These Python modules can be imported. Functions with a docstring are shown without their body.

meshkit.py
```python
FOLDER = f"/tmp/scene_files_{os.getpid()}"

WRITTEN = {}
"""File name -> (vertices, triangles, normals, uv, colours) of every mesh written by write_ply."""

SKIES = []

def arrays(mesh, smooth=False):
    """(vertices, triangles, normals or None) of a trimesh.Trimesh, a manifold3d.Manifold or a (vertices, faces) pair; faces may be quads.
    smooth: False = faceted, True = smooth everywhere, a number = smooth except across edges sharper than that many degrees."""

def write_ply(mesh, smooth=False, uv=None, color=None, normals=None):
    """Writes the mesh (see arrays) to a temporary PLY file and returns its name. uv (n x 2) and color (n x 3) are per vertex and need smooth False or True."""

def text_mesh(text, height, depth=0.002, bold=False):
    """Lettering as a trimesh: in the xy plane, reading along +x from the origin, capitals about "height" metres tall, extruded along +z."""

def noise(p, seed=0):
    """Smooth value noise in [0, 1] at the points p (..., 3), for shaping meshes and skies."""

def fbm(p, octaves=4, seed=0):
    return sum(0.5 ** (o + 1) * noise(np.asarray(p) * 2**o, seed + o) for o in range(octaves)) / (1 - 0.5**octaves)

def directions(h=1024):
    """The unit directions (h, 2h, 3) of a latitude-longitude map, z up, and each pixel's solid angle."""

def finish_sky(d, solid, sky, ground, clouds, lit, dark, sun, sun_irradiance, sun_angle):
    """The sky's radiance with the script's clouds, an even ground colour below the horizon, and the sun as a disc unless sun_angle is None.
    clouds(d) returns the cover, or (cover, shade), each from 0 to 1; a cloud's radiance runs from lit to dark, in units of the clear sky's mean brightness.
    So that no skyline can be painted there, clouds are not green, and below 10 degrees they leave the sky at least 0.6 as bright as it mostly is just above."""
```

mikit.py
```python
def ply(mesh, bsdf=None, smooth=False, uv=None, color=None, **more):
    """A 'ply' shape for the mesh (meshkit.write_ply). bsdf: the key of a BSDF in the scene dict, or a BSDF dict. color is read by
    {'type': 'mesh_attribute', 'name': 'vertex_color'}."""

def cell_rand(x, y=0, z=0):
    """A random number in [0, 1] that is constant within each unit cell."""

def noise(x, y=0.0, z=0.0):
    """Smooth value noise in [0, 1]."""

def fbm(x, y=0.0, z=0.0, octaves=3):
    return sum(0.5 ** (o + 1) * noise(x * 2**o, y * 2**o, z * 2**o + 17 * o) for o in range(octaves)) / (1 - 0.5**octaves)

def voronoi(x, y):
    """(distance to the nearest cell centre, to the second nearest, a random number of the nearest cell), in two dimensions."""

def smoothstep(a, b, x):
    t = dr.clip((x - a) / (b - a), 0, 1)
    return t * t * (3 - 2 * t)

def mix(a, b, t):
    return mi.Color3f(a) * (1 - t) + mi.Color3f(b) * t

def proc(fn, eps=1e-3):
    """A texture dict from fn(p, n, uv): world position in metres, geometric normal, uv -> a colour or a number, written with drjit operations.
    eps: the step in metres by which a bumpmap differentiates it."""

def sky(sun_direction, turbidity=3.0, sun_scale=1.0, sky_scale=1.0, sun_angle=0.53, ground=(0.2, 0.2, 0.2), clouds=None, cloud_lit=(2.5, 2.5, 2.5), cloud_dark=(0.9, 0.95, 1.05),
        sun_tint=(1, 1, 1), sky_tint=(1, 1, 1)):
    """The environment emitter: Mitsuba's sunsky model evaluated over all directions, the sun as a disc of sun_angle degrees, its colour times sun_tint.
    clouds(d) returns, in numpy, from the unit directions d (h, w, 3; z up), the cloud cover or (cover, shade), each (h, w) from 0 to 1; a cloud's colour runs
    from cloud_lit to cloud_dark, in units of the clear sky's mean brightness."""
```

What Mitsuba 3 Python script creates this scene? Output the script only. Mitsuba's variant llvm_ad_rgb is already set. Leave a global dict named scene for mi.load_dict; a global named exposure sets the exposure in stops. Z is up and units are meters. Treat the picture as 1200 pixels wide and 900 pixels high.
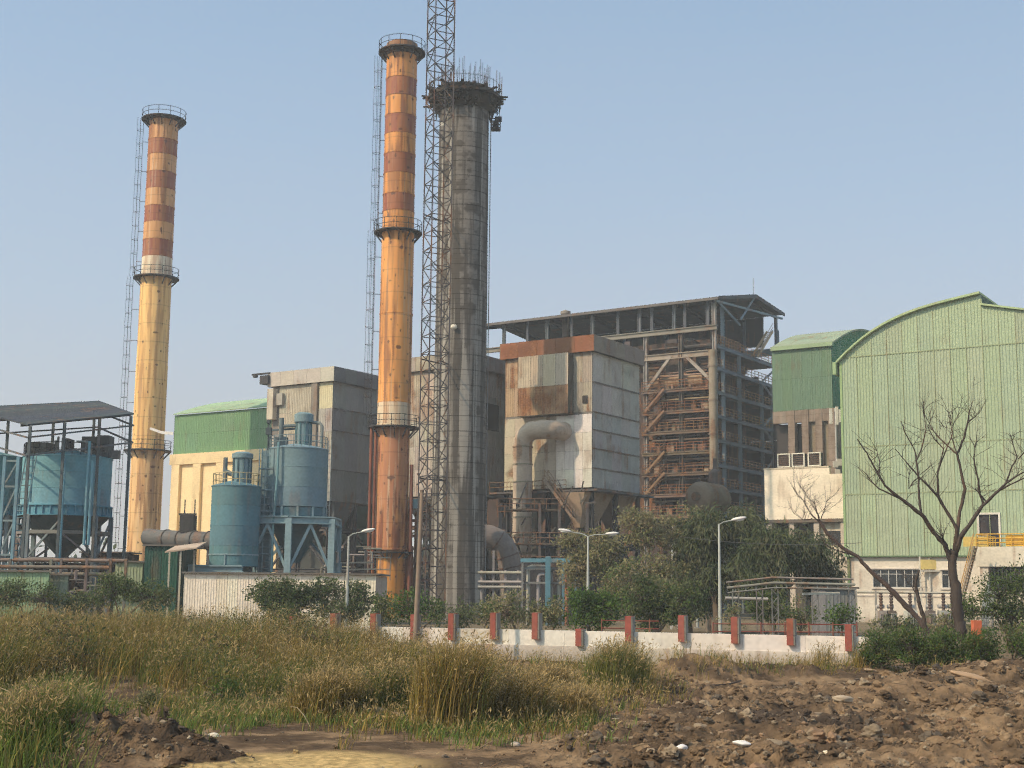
import math, random
import numpy as np, trimesh, mitsuba as mi, drjit as dr
import mikit, meshkit
from mikit import noise, fbm, smoothstep, mix, cell_rand

# ---------------------------------------------------------------- camera, sky, exposure
EYE = np.array([0.0, 0.0, 3.0])
FOC, PITCH, ROLL = 1600.0, math.radians(8.53), math.radians(0.55)     # focal length in pixels of a 1200 pixel wide picture
_r, _u, FW = np.array([1.0, 0, 0]), np.array([0, -math.sin(PITCH), math.cos(PITCH)]), np.array([0, math.cos(PITCH), math.sin(PITCH)])
RT = _r * math.cos(ROLL) + _u * math.sin(ROLL)
UP = _u * math.cos(ROLL) - _r * math.sin(ROLL)
SUN_AZ, SUN_EL = math.radians(58), math.radians(40)                   # from behind the camera towards its left
SUN = [-math.sin(SUN_AZ) * math.cos(SUN_EL), -math.cos(SUN_AZ) * math.cos(SUN_EL), math.sin(SUN_EL)]
exposure = 1.62
HAZE = 0.0006
scene, labels = {}, {}
scene['haze_medium'] = {'type': 'homogeneous', 'albedo': {'type': 'rgb', 'value': [0.95, 0.95, 0.95]}, 'sigma_t': {'type': 'rgb', 'value': [HAZE * 0.93, HAZE, HAZE * 1.07]}}
scene['camera'] = {'type': 'perspective', 'fov': math.degrees(2 * math.atan(600 / FOC)), 'fov_axis': 'x', 'near_clip': 0.5, 'far_clip': 9000.0,
                   'to_world': mi.ScalarTransform4f().look_at(EYE.tolist(), (EYE + FW).tolist(), UP.tolist()), 'medium': {'type': 'ref', 'id': 'haze_medium'}}
def dust_veil(d):
    """Dusty haze that thickens towards the horizon, a little uneven."""
    el = np.degrees(np.arcsin(np.clip(d[..., 2], -1, 1)))
    n = meshkit.fbm(d * [3, 3, 14], 4, seed=5) - 0.5
    return np.clip(0.95 * np.exp(-np.maximum(el, 0) / 20.0) * (1 + 0.16 * n) + 0.05 * n, 0, 1)


VEIL = (0.75, 0.745, 0.80)
scene['sky_light'] = mikit.sky(SUN, turbidity=7.0, sky_scale=1.8, sun_scale=0.92, sun_tint=(1.0, 0.95, 0.87), sky_tint=(0.88, 1.05, 1.06), clouds=dust_veil, cloud_lit=VEIL, cloud_dark=VEIL, ground=(0.2, 0.17, 0.13))
RNG = np.random.default_rng(7)


def at(px, py, Y):
    """The point at depth Y (metres north of the camera) that stands where the photograph shows (px, py)."""
    d = FW * FOC + RT * (px - 600) + UP * (450 - py)
    return EYE + d * (Y / d[1])


def zat(px, py, Y): return at(px, py, Y)[2]


def proj(p):
    c = np.asarray(p, float) - EYE
    Z = c @ FW
    return 600 + FOC * (c @ RT) / Z, 450 - FOC * (c @ UP) / Z


# ---------------------------------------------------------------- meshes
class Frame:
    """A local frame: a to the right and back, b to the left and back, z up."""
    def __init__(s, x, y, deg=57.0, z=0.0):
        s.o = np.array([x, y, z], float)
        t = math.radians(deg)
        s.u, s.v = np.array([math.cos(t), math.sin(t), 0]), np.array([-math.sin(t), math.cos(t), 0])
        s.M = np.stack([s.u, s.v, [0, 0, 1]])

    def w(s, p): return np.asarray(p, float) @ s.M + s.o
    def l(s, p): return (np.asarray(p, float) - s.o) @ s.M.T

    def sol(s, axis, px, z, other=0.0):
        """How far along axis ('a' or 'b') the point at height z meets the picture column px."""
        lo, hi = -120.0, 200.0
        f = lambda t: proj(s.w((t, other, z) if axis == 'a' else (other, t, z)))[0] - px
        ts = np.linspace(lo, hi, 641)
        vs = np.array([f(t) for t in ts])
        k = np.nonzero(np.sign(vs[:-1]) != np.sign(vs[1:]))[0]
        k = k[np.argmin(np.abs(ts[k]))]
        t0, t1 = ts[k], ts[k + 1]
        return t0 + (t1 - t0) * vs[k] / (vs[k] - vs[k + 1])

    def z(s, a, b, py):
        """The height at which the vertical through (a, b) meets the picture row py."""
        p = s.w((a, b, 0))
        lo, hi = -60.0, 150.0
        for _ in range(50):
            m = (lo + hi) / 2
            if proj((p[0], p[1], m))[1] > py: lo = m
            else: hi = m
        return (lo + hi) / 2


WORLD = Frame(0, 0, 0)
CUBEV = np.array([[x, y, z] for x in (0, 1) for y in (0, 1) for z in (0, 1)], float)
CUBEQ = np.array([[0, 1, 3, 2], [4, 6, 7, 5], [0, 4, 5, 1], [2, 3, 7, 6], [0, 2, 6, 4], [1, 5, 7, 3]])


class MB:
    """Collects shapes into one mesh; flat faces keep vertices of their own, round ones share them."""
    def __init__(s, fr=WORLD): s.fr, s.V, s.F, s.n = fr, [], [], 0

    def raw(s, v, f):
        v, f = np.asarray(v, float), np.asarray(f, int)
        if f.shape[1] == 4: f = np.vstack([f[:, [0, 1, 2]], f[:, [0, 2, 3]]])
        s.V.append(v); s.F.append(f + s.n); s.n += len(v)
        return s

    def flat(s, v, q):
        q = np.asarray(q)
        return s.raw(np.asarray(v, float)[q].reshape(-1, 3), np.arange(q.size).reshape(q.shape))

    def box(s, a0, a1, b0, b1, c0, c1):
        return s.flat(CUBEV * [a1 - a0, b1 - b0, c1 - c0] + [a0, b0, c0], CUBEQ)

    def bar(s, p, q, w=0.2, h=None, up=(0, 0, 1)):
        p, q = np.asarray(p, float), np.asarray(q, float)
        t = q - p
        L = np.linalg.norm(t); t = t / L
        up = np.asarray(up, float)
        if abs(t @ up) > 0.95: up = np.array([1.0, 0, 0])
        x = np.cross(t, up); x /= np.linalg.norm(x)
        y = np.cross(x, t)
        h = w if h is None else h
        v = (CUBEV - [0.5, 0.5, 0]) * [w, h, L]
        return s.flat(p + v[:, :1] * x + v[:, 1:2] * y + v[:, 2:] * t, CUBEQ)

    def hbeam(s, p, q, w=0.3, h=0.3, t=0.05, up=(0, 0, 1)):
        """An I section: two flanges and a web."""
        p, q = np.asarray(p, float), np.asarray(q, float)
        d = (q - p) / np.linalg.norm(q - p)
        up = np.asarray(up, float)
        if abs(d @ up) > 0.95: up = np.array([1.0, 0, 0])
        y = up - d * (up @ d); y /= np.linalg.norm(y)
        s.bar(p + y * (h - t) / 2, q + y * (h - t) / 2, w, t, up)
        s.bar(p - y * (h - t) / 2, q - y * (h - t) / 2, w, t, up)
        return s.bar(p, q, t, h - 2 * t, up)

    def tube(s, pts, r, sides=10, cap=True):
        p = np.asarray(pts, float)
        t = np.gradient(p, axis=0); t /= np.linalg.norm(t, axis=1, keepdims=True) + 1e-12
        a = np.zeros_like(p)
        x = np.cross(t[0], [0, 0, 1.0] if abs(t[0][2]) < 0.9 else [1.0, 0, 0])
        for i in range(len(p)):
            x = x - t[i] * (x @ t[i]); x /= np.linalg.norm(x); a[i] = x
        b = np.cross(t, a)
        g = np.arange(sides) * 2 * np.pi / sides
        R = np.broadcast_to(np.asarray(r, float), (len(p),))[:, None, None]
        v = p[:, None] + R * (np.cos(g)[None, :, None] * a[:, None] + np.sin(g)[None, :, None] * b[:, None])
        i, j = np.meshgrid(np.arange(len(p) - 1), np.arange(sides), indexing='ij')
        k = (j + 1) % sides
        s.raw(v.reshape(-1, 3), np.stack([i * sides + j, i * sides + k, (i + 1) * sides + k, (i + 1) * sides + j], -1).reshape(-1, 4))
        if cap:
            f = np.stack([np.zeros(sides - 2, int), np.arange(1, sides - 1), np.arange(2, sides)], 1)
            s.raw(v[0], f[:, ::-1]); s.raw(v[-1], f)
        return s

    def rod(s, p, q, r=0.03, sides=5): return s.tube([p, q], r, sides)

    def lathe(s, prof, c=(0, 0), n=32, split=35):
        """A profile [(r, z), ...] from bottom to top turned round the upright axis through c; sharp corners stay sharp."""
        prof = np.asarray(prof, float)
        g = np.arange(n) * 2 * np.pi / n
        ring = np.stack([np.cos(g), np.sin(g)], 1)
        for (r0, z0), (r1, z1) in zip(prof[:-1], prof[1:]):
            v = np.vstack([np.c_[ring * r0 + c, np.full(n, z0)], np.c_[ring * r1 + c, np.full(n, z1)]])
            j = np.arange(n); k = (j + 1) % n
            s.raw(v, np.stack([j, k, k + n, j + n], 1))
        return s

    def sheet(s, p, q, z0, z1, out, pitch=0.35, depth=0.05, ztop=None, n_up=1):
        """Profiled sheeting between the plan points p and q; ztop(t) is the upper edge where it is not level."""
        p, q, out = (np.asarray(x, float)[:2] for x in (p, q, out))
        L = np.linalg.norm(q - p)
        n = max(1, int(round(L / pitch)))
        t = np.concatenate([(k + np.array([0, 0.6, 0.7, 0.9])) / n for k in range(n)] + [[1.0]])
        d = np.concatenate([np.tile([0, 0, 1.0, 1.0], n), [0]]) * depth
        xy = p + t[:, None] * (q - p) + d[:, None] * out
        zt = np.full(len(t), z1) if ztop is None else np.array([ztop(x) for x in t])
        lo, hi = np.c_[xy, np.full(len(t), z0)], np.c_[xy, zt]
        i = np.arange(len(t) - 1)
        v = np.vstack([lo, hi])
        quads = np.stack([i, i + 1, i + 1 + len(t), i + len(t)], 1)
        keep = zt[:-1] > z0 + 1e-3
        quads = quads[keep]
        if np.cross(q - p, out) > 0: quads = quads[:, ::-1]
        return s.flat(v, quads)

    def rail(s, pts, h=1.1, step=1.6, r=0.03, mid=2):
        """Guard rail along a polyline of points at deck level."""
        pts = [np.asarray(p, float) for p in pts]
        for p, q in zip(pts[:-1], pts[1:]):
            n = max(1, int(round(np.linalg.norm(q - p) / step)))
            for k in range(n + 1):
                o = p + (q - p) * k / n
                s.rod(o, o + [0, 0, h], r, 4)
            for m in range(1, mid + 1):
                e = np.array([0, 0, h * m / mid])
                s.rod(p + e, q + e, r, 4)
        return s

    def ladder(s, p, q, side, w=0.5, step=0.45, r=0.025, cage=0.0):
        p, q, side = (np.asarray(x, float) for x in (p, q, side))
        side = side / np.linalg.norm(side)
        out = np.cross(side, (q - p)); out /= np.linalg.norm(out)
        for k in (-1, 1): s.rod(p + side * w / 2 * k, q + side * w / 2 * k, r, 4)
        n = int(np.linalg.norm(q - p) / step)
        for k in range(1, n):
            o = p + (q - p) * k / n
            s.rod(o - side * w / 2, o + side * w / 2, r * 0.8, 4)
        if cage:
            for k in range(2, n, 3):
                o = p + (q - p) * k / n
                g = np.linspace(0, np.pi, 6)
                s.tube([o + side * math.cos(x) * w * 0.75 + out * cage * math.sin(x) for x in g], r * 0.8, 4)
            for x in (0.5, 1.57, 2.6):
                e = side * math.cos(x) * w * 0.75 + out * cage * math.sin(x)
                s.rod(p + e, q + e, r * 0.7, 4)
        return s

    def mesh(s):
        return s.fr.w(np.vstack(s.V)), np.vstack(s.F)


# ---------------------------------------------------------------- scene entries
def numbered(key):
    if key not in TAKEN: TAKEN[key] = 0; return key
    TAKEN[key] += 1
    return f'{key}_{TAKEN[key]:03d}'


TAKEN = {}


def pack(c):
    r, g, b = (int(round(63 * min(1, max(0, x)) ** (1 / 2.2))) for x in c)
    return float(r * 4096 + g * 64 + b)


def put(key, mesh, mat, col=None, wx=0.3, vcol=None, smooth=True):
    v, f = mesh.mesh() if isinstance(mesh, MB) else mesh
    uv = None if col is None else np.tile([pack(col), wx], (len(v), 1))
    scene[key] = mikit.ply((v, f), mat, smooth=smooth, uv=uv, color=vcol)


class Thing:
    def __init__(s, name, label, cat, group=None, kind=None):
        s.key = numbered(name)
        labels[s.key] = {'label': label, 'category': cat}
        if group: labels[s.key]['group'] = group
        if kind: labels[s.key]['kind'] = kind

    def own(s, mesh, col=None, wx=0.3, mat='weathered', **k):
        """The thing is one mesh (or has one of its own besides its parts)."""
        put(s.key, mesh, mat, col, wx, **k); return s

    def part(s, name, mesh, col=None, wx=0.3, mat='weathered', under=None, label=None, stuff=False, **k):
        key = numbered((under or s.key) + '__' + name)
        put(key, mesh, mat, col, wx, **k)
        if label or stuff:
            labels[key] = {}
            if label: labels[key]['label'] = label
            if stuff: labels[key]['kind'] = 'stuff'
        return key


def struct(name, mesh, mat, label, cat, col=None, wx=0.3, kind='structure', **k):
    put(name, mesh, mat, col, wx, **k)
    labels[name] = {'label': label, 'category': cat, 'kind': kind}


# ---------------------------------------------------------------- materials
def unpack(u):
    i = dr.floor(u + 0.5)
    r = dr.floor(i / 4096); g = dr.floor((i - r * 4096) / 64); b = i - r * 4096 - g * 64
    return mi.Color3f(dr.power(r / 63, 2.2), dr.power(g / 63, 2.2), dr.power(b / 63, 2.2))


def weathered(p, n, uv):
    """Painted or bare sheet, steel and masonry: own colour, dust, run-off streaks and rust. uv = (packed colour, how weathered)."""
    base, w = unpack(uv.x), uv.y
    streak = fbm(p.x * 2.2, p.y * 2.2, p.z * 0.22, 3)
    blot = fbm(p.x * 0.45 + 9, p.y * 0.45, p.z * 0.5, 3)
    fine = noise(p.x * 7, p.y * 7, p.z * 7)
    c = base * (0.90 + 0.2 * fine) * (1 - 0.55 * w * smoothstep(0.45, 0.75, blot))
    c = mix(c, mi.Color3f(0.17, 0.13, 0.09), w * smoothstep(0.9, 0.1, p.z + 0.8 * (blot - 0.5)))
    c = mix(c, mi.Color3f(0.20, 0.15, 0.10) * (0.6 + 0.8 * fine), 0.6 * w * smoothstep(0.5, 0.78, streak))
    return mix(c, mi.Color3f(0.24, 0.095, 0.035) * (0.5 + fine), w * smoothstep(0.62 - 0.22 * w, 0.75 - 0.2 * w, 0.55 * streak + 0.45 * blot))


def stack_paint(p, n, uv):
    """Chimney paint worn to rust in long upright streaks."""
    base, w = unpack(uv.x), uv.y
    s1 = fbm(p.x * 2.6, p.y * 2.6, p.z * 0.13, 4)
    s2 = fbm(p.x * 1.1 + 31, p.y * 1.1, p.z * 0.3, 3)
    sp = noise(p.x * 3.1 + 5, p.y * 3.1, p.z * 1.7)
    ring = smoothstep(0.93, 0.985, dr.abs(p.z / 2.4 - dr.floor(p.z / 2.4)))
    c = base * (0.8 + 0.4 * s2)
    c = mix(c, mi.Color3f(0.52, 0.24, 0.075), 0.85 * w * smoothstep(0.42, 0.55, s1))
    s3 = fbm(p.x * 4.5 + 7, p.y * 4.5, p.z * 0.09 + 3, 3)
    c = mix(c, mi.Color3f(0.66, 0.52, 0.36), 0.6 * w * smoothstep(0.60, 0.74, s3))
    c = mix(c, mi.Color3f(0.21, 0.07, 0.035), w * smoothstep(0.48, 0.60, 0.55 * s1 + 0.25 * s2 + 0.2 * s3))
    c = mix(c, mi.Color3f(0.10, 0.045, 0.03), 0.8 * smoothstep(0.80, 0.92, sp) + 0.25 * ring)
    return c


def raw_concrete(p, n, uv):
    base, w = unpack(uv.x), uv.y
    s1 = fbm(p.x * 2.4, p.y * 2.4, p.z * 0.09, 4)
    s2 = fbm(p.x * 0.8 + 4, p.y * 0.8, p.z * 0.45, 4)
    lift = p.z / 1.5
    k = cell_rand(dr.floor(lift))
    joint = smoothstep(0.90, 0.97, lift - dr.floor(lift))
    g = fbm(p.x * 5, p.y * 5, p.z * 5, 2)
    c = base * (0.75 + 0.5 * s2) * (0.92 + 0.16 * k) * (0.85 + 0.3 * g)
    c = mix(c, base * mi.Color3f(0.30, 0.29, 0.28), 0.85 * w * smoothstep(0.44, 0.58, s1))
    c = mix(c, base * mi.Color3f(0.45, 0.43, 0.41), w * smoothstep(0.50, 0.66, fbm(p.x * 0.9 + 2, p.y * 0.9, p.z * 0.9, 4)))
    c = mix(c, mi.Color3f(0.42, 0.40, 0.36), 0.75 * w * smoothstep(0.56, 0.66, fbm(p.x * 2.1 + 8, p.y * 2.1, p.z * 0.05, 3)))
    fine = smoothstep(0.8, 0.95, p.z * 2 - dr.floor(p.z * 2)) * cell_rand(dr.floor(p.z * 2), dr.floor(p.x * 1.2), dr.floor(p.y * 1.2))
    return c * (1 - 0.5 * w * joint) * (1 - 0.4 * w * fine)


def soil(p, n, uv):
    a = fbm(p.x * 0.22, p.y * 0.22, 3.0, 4)
    b = fbm(p.x * 1.4, p.y * 1.4, p.z * 1.4, 3)
    g = fbm(p.x * 9, p.y * 9, p.z * 9, 2)
    c = mix((0.205, 0.138, 0.084), (0.115, 0.078, 0.050), smoothstep(0.35, 0.65, a))
    c = mix(c, (0.28, 0.195, 0.12), 0.7 * smoothstep(0.5, 0.75, b))
    c = mix(c, (0.065, 0.046, 0.032), 0.8 * smoothstep(0.55, 0.3, b))
    # moist dark earth thrown up in the middle
    k = dr.square((p.x - 6.2) / 2.4) + dr.square((p.y - 33.0) / 3.2)
    c = mix(c, (0.060, 0.047, 0.040), 0.75 * smoothstep(1.3, 0.4, k + 0.9 * (a - 0.5)))
    # dry straw trodden over the track in front of the grass
    d = dr.square((p.x + 3.7) / 2.5) + dr.square((p.y - 23.9) / 1.9) + 8 * smoothstep(0.12, 0.3, p.z)
    t = smoothstep(1.2, 0.35, d + 0.6 * (b - 0.5) + 0.5 * (g - 0.5))
    c = mix(c, mi.Color3f(0.42, 0.30, 0.14) * (0.6 + 0.8 * g), t)
    far = smoothstep(58, 75, p.y)
    c = mix(c, mi.Color3f(0.16, 0.13, 0.09) * (0.7 + 0.6 * b), far)
    return c * (0.7 + 0.6 * g)


def two(b): return {'type': 'twosided', 'bsdf': b}


def prin(tex, rough=0.75, spec=0.25, metal=0.0):
    return two({'type': 'principled', 'base_color': tex, 'roughness': rough, 'specular': spec, 'metallic': metal})


def rgb(*c): return {'type': 'rgb', 'value': list(c)}


scene['weathered'] = prin(mikit.proc(weathered), 0.7)
scene['stack_paint'] = prin(mikit.proc(stack_paint), 0.55, 0.35)
scene['raw_concrete'] = prin(mikit.proc(raw_concrete), 0.9, 0.15)
def crumbs(p, n, uv): return 0.6 * fbm(p.x * 7, p.y * 7, p.z * 7, 3) + 0.4 * fbm(p.x * 31, p.y * 31, p.z * 31, 2)


scene['soil'] = two({'type': 'bumpmap', 'arbitrary': mikit.proc(crumbs, 6e-3), 'scale': 0.14, 'bsdf': {'type': 'principled', 'base_color': mikit.proc(soil), 'roughness': 0.95, 'specular': 0.1}})
scene['dull_aluminium'] = prin(mikit.proc(weathered), 0.38, 0.5, 0.25)
scene['leafage'] = {'type': 'principledthin', 'base_color': {'type': 'mesh_attribute', 'name': 'vertex_color'}, 'roughness': 0.6, 'spec_trans': 0.0, 'diff_trans': 0.7, 'eta': 1.4}
scene['dry_blade'] = {'type': 'principledthin', 'base_color': {'type': 'mesh_attribute', 'name': 'vertex_color'}, 'roughness': 0.7, 'spec_trans': 0.0, 'diff_trans': 0.6, 'eta': 1.3}
scene['window_glass'] = {'type': 'principled', 'base_color': rgb(0.02, 0.025, 0.03), 'roughness': 0.08, 'specular': 0.6}

# colours (linear)
GREY, LGREY, DGREY = (0.33, 0.31, 0.28), (0.48, 0.46, 0.42), (0.09, 0.09, 0.095)
STEEL, BSTEEL, DSTEEL = (0.16, 0.17, 0.18), (0.20, 0.27, 0.33), (0.05, 0.052, 0.058)
RUST, BROWN = (0.23, 0.10, 0.05), (0.17, 0.10, 0.07)
TEAL, LTEAL = (0.095, 0.20, 0.23), (0.16, 0.345, 0.41)
CREAM, WHITE = (0.62, 0.50, 0.33), (0.66, 0.62, 0.55)
GREEN, DGREEN, MGREEN = (0.335, 0.41, 0.285), (0.03, 0.12, 0.08), (0.13, 0.21, 0.14)
# ---------------------------------------------------------------- measuring on the faces of a frame
def ray(px, py): return FW * FOC + RT * (px - 600) + UP * (450 - py)


def onA(fr, px, py, a=0.0):
    """(b, z) where the photograph's point lies on the frame's plane a."""
    d = ray(px, py)
    t = (a - (EYE - fr.o) @ fr.u) / (d @ fr.u)
    q = fr.l(EYE + d * t)
    return q[1], q[2]


def onB(fr, px, py, b=0.0):
    d = ray(px, py)
    t = (b - (EYE - fr.o) @ fr.v) / (d @ fr.v)
    q = fr.l(EYE + d * t)
    return q[0], q[2]


def frame_at(px, py, Y, deg=57.0): return Frame(at(px, py, Y)[0], Y, deg)


def jit(c, s=0.06):
    k = 1 + RNG.uniform(-s, s)
    return tuple(x * k * (1 + RNG.uniform(-s, s) * 0.3) for x in c)


# ---------------------------------------------------------------- the two painted steel chimneys
def platform(t, c, z, r0, r1, rails=True, under=1.0, n=36):
    m = MB().lathe([(r0, z - 0.12), (r1, z - 0.12), (r1, z), (r0, z)], c, n)
    d = t.part('platform', m, DSTEEL, 0.35)
    if rails:
        g = np.linspace(0, 2 * np.pi, 25)[:-1]
        m = MB()
        for k, x in enumerate(g):
            o = np.array([c[0] + math.cos(x) * (r1 - 0.06), c[1] + math.sin(x) * (r1 - 0.06), z])
            if k % 2 == 0: m.rod(o, o + [0, 0, 1.15], 0.035, 4)
        for h in (0.55, 1.15):
            m.tube([[c[0] + math.cos(x) * (r1 - 0.06), c[1] + math.sin(x) * (r1 - 0.06), z + h] for x in np.append(g, g[:1])], 0.035, 4, False)
        t.part('railing', m, DSTEEL, 0.3, under=d)
    for x in np.arange(12) * np.pi / 6 + 0.13:
        e = np.array([math.cos(x), math.sin(x), 0])
        o = np.array([c[0], c[1], 0])
        m = MB().bar(o + e * (r0 - 0.05) + [0, 0, z - 0.12 - under], o + e * (r1 - 0.1) + [0, 0, z - 0.14], 0.09, 0.12)
        t.part('bracket', m, DSTEEL, 0.4, under=d)
    return d


def chimney(label, px, pm, Y, bands, decks, ladder):
    t = Thing('painted_chimney', label, 'chimney', None)
    c = at(px, pm, Y)[:2]
    Z = lambda py: zat(px, py, Y)
    for name, y1, y0, r, col, w in bands:
        z0, z1 = Z(y0), Z(y1)
        r0, r1 = r if isinstance(r, tuple) else (r, r)
        m = MB().lathe([(r0 + 0.02, z0), (r0 + 0.05, z0 + 0.02), (r0 + 0.05, z0 + 0.16), (r0, z0 + 0.18), (r1, z1)], c, 40)
        t.part(name, m, col, w, 'stack_paint')
    y1, r = bands[0][1], bands[0][3]
    r = r if not isinstance(r, tuple) else r[1]
    zt = Z(y1)
    t.part('rim', MB().lathe([(r, zt - 0.5), (r + 0.12, zt - 0.5), (r + 0.12, zt + 0.05), (r - 0.35, zt + 0.05), (r - 0.35, zt - 6), (0.01, zt - 6)], c, 40), DSTEEL, 0.5)
    for py, r0, ext in decks: platform(t, c, Z(py), r0, r0 + ext)
    for (yt, yb, off) in ladder:
        e = np.array([-0.96, -0.28])
        p = np.append(c + e * off, Z(yb)); q = np.append(c + e * off, Z(yt))
        t.part('ladder', MB().ladder(p, q, np.array([-e[1], e[0], 0]), 0.55, 0.6, 0.03, 0.75), DSTEEL, 0.5)
        m = MB()
        for z in np.arange(p[2] + 2, q[2], 4.0):
            m.bar(np.append(c + e * 1.2, z), np.append(c + e * off, z), 0.06)
        t.part('ladder_stay', m, DSTEEL, 0.5)
    return t, c, Z


PALE, RED, ORANGE, YEL = (0.62, 0.32, 0.14), (0.30, 0.09, 0.05), (0.68, 0.285, 0.08), (0.86, 0.54, 0.21)
chimney('slim rust streaked chimney with faded red bands, farthest left, beside the blue silo', 180, 390, 172,
        [('paint_band', 139, 166, 1.86, PALE, 0.75), ('red_band', 165, 184, 1.86, RED, 0.4), ('paint_band', 184, 204, 1.86, PALE, 0.7), ('red_band', 204, 224, 1.86, RED, 0.4),
         ('paint_band', 224, 244, 1.88, PALE, 0.6), ('red_band', 244, 263, 1.88, RED, 0.4), ('paint_band', 263, 283, 1.9, PALE, 0.55), ('red_band', 283, 303, 1.9, RED, 0.4),
         ('paint_band', 303, 325, 1.92, (0.72, 0.62, 0.48), 0.35), ('shaft', 325, 430, 1.95, YEL, 0.38), ('shaft', 430, 530, 1.98, YEL, 0.42), ('shaft', 530, 720, 2.0, (0.74, 0.48, 0.22), 0.5)],
        [(141, 1.86, 1.0), (326, 1.93, 0.95), (528, 2.0, 0.95)], [(140, 326, 2.55), (326, 528, 2.85), (528, 700, 3.0)])
t, c, Z = chimney('tall orange rusted chimney with red bands, standing beside the lattice mast', 464, 380, 141,
        [('paint_band', 62, 95, 1.66, ORANGE, 0.75), ('red_band', 95, 116, 1.66, RED, 0.45), ('paint_band', 116, 138, 1.66, ORANGE, 0.75), ('red_band', 138, 160, 1.66, RED, 0.45),
         ('paint_band', 160, 183, 1.67, ORANGE, 0.7), ('red_band', 183, 206, 1.67, RED, 0.3), ('paint_band', 206, 230, 1.67, ORANGE, 0.55), ('red_band', 230, 250, 1.68, RED, 0.3),
         ('paint_band', 250, 273, 1.68, ORANGE, 0.7), ('shaft', 273, 370, 1.72, (0.76, 0.35, 0.10), 0.6), ('shaft', 370, 473, 1.72, (0.76, 0.35, 0.10), 0.65), ('pale_band', 473, 500, 1.74, (0.70, 0.58, 0.40), 0.5),
         ('shaft', 500, 645, 1.70, (0.46, 0.20, 0.095), 1.0), ('base', 645, 740, 1.45, (0.66, 0.29, 0.06), 0.55)],
        [(62, 1.7, 0.85), (273, 1.72, 0.85), (501, 1.74, 0.95)], [(68, 273, 2.2), (273, 501, 2.45)])
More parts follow.
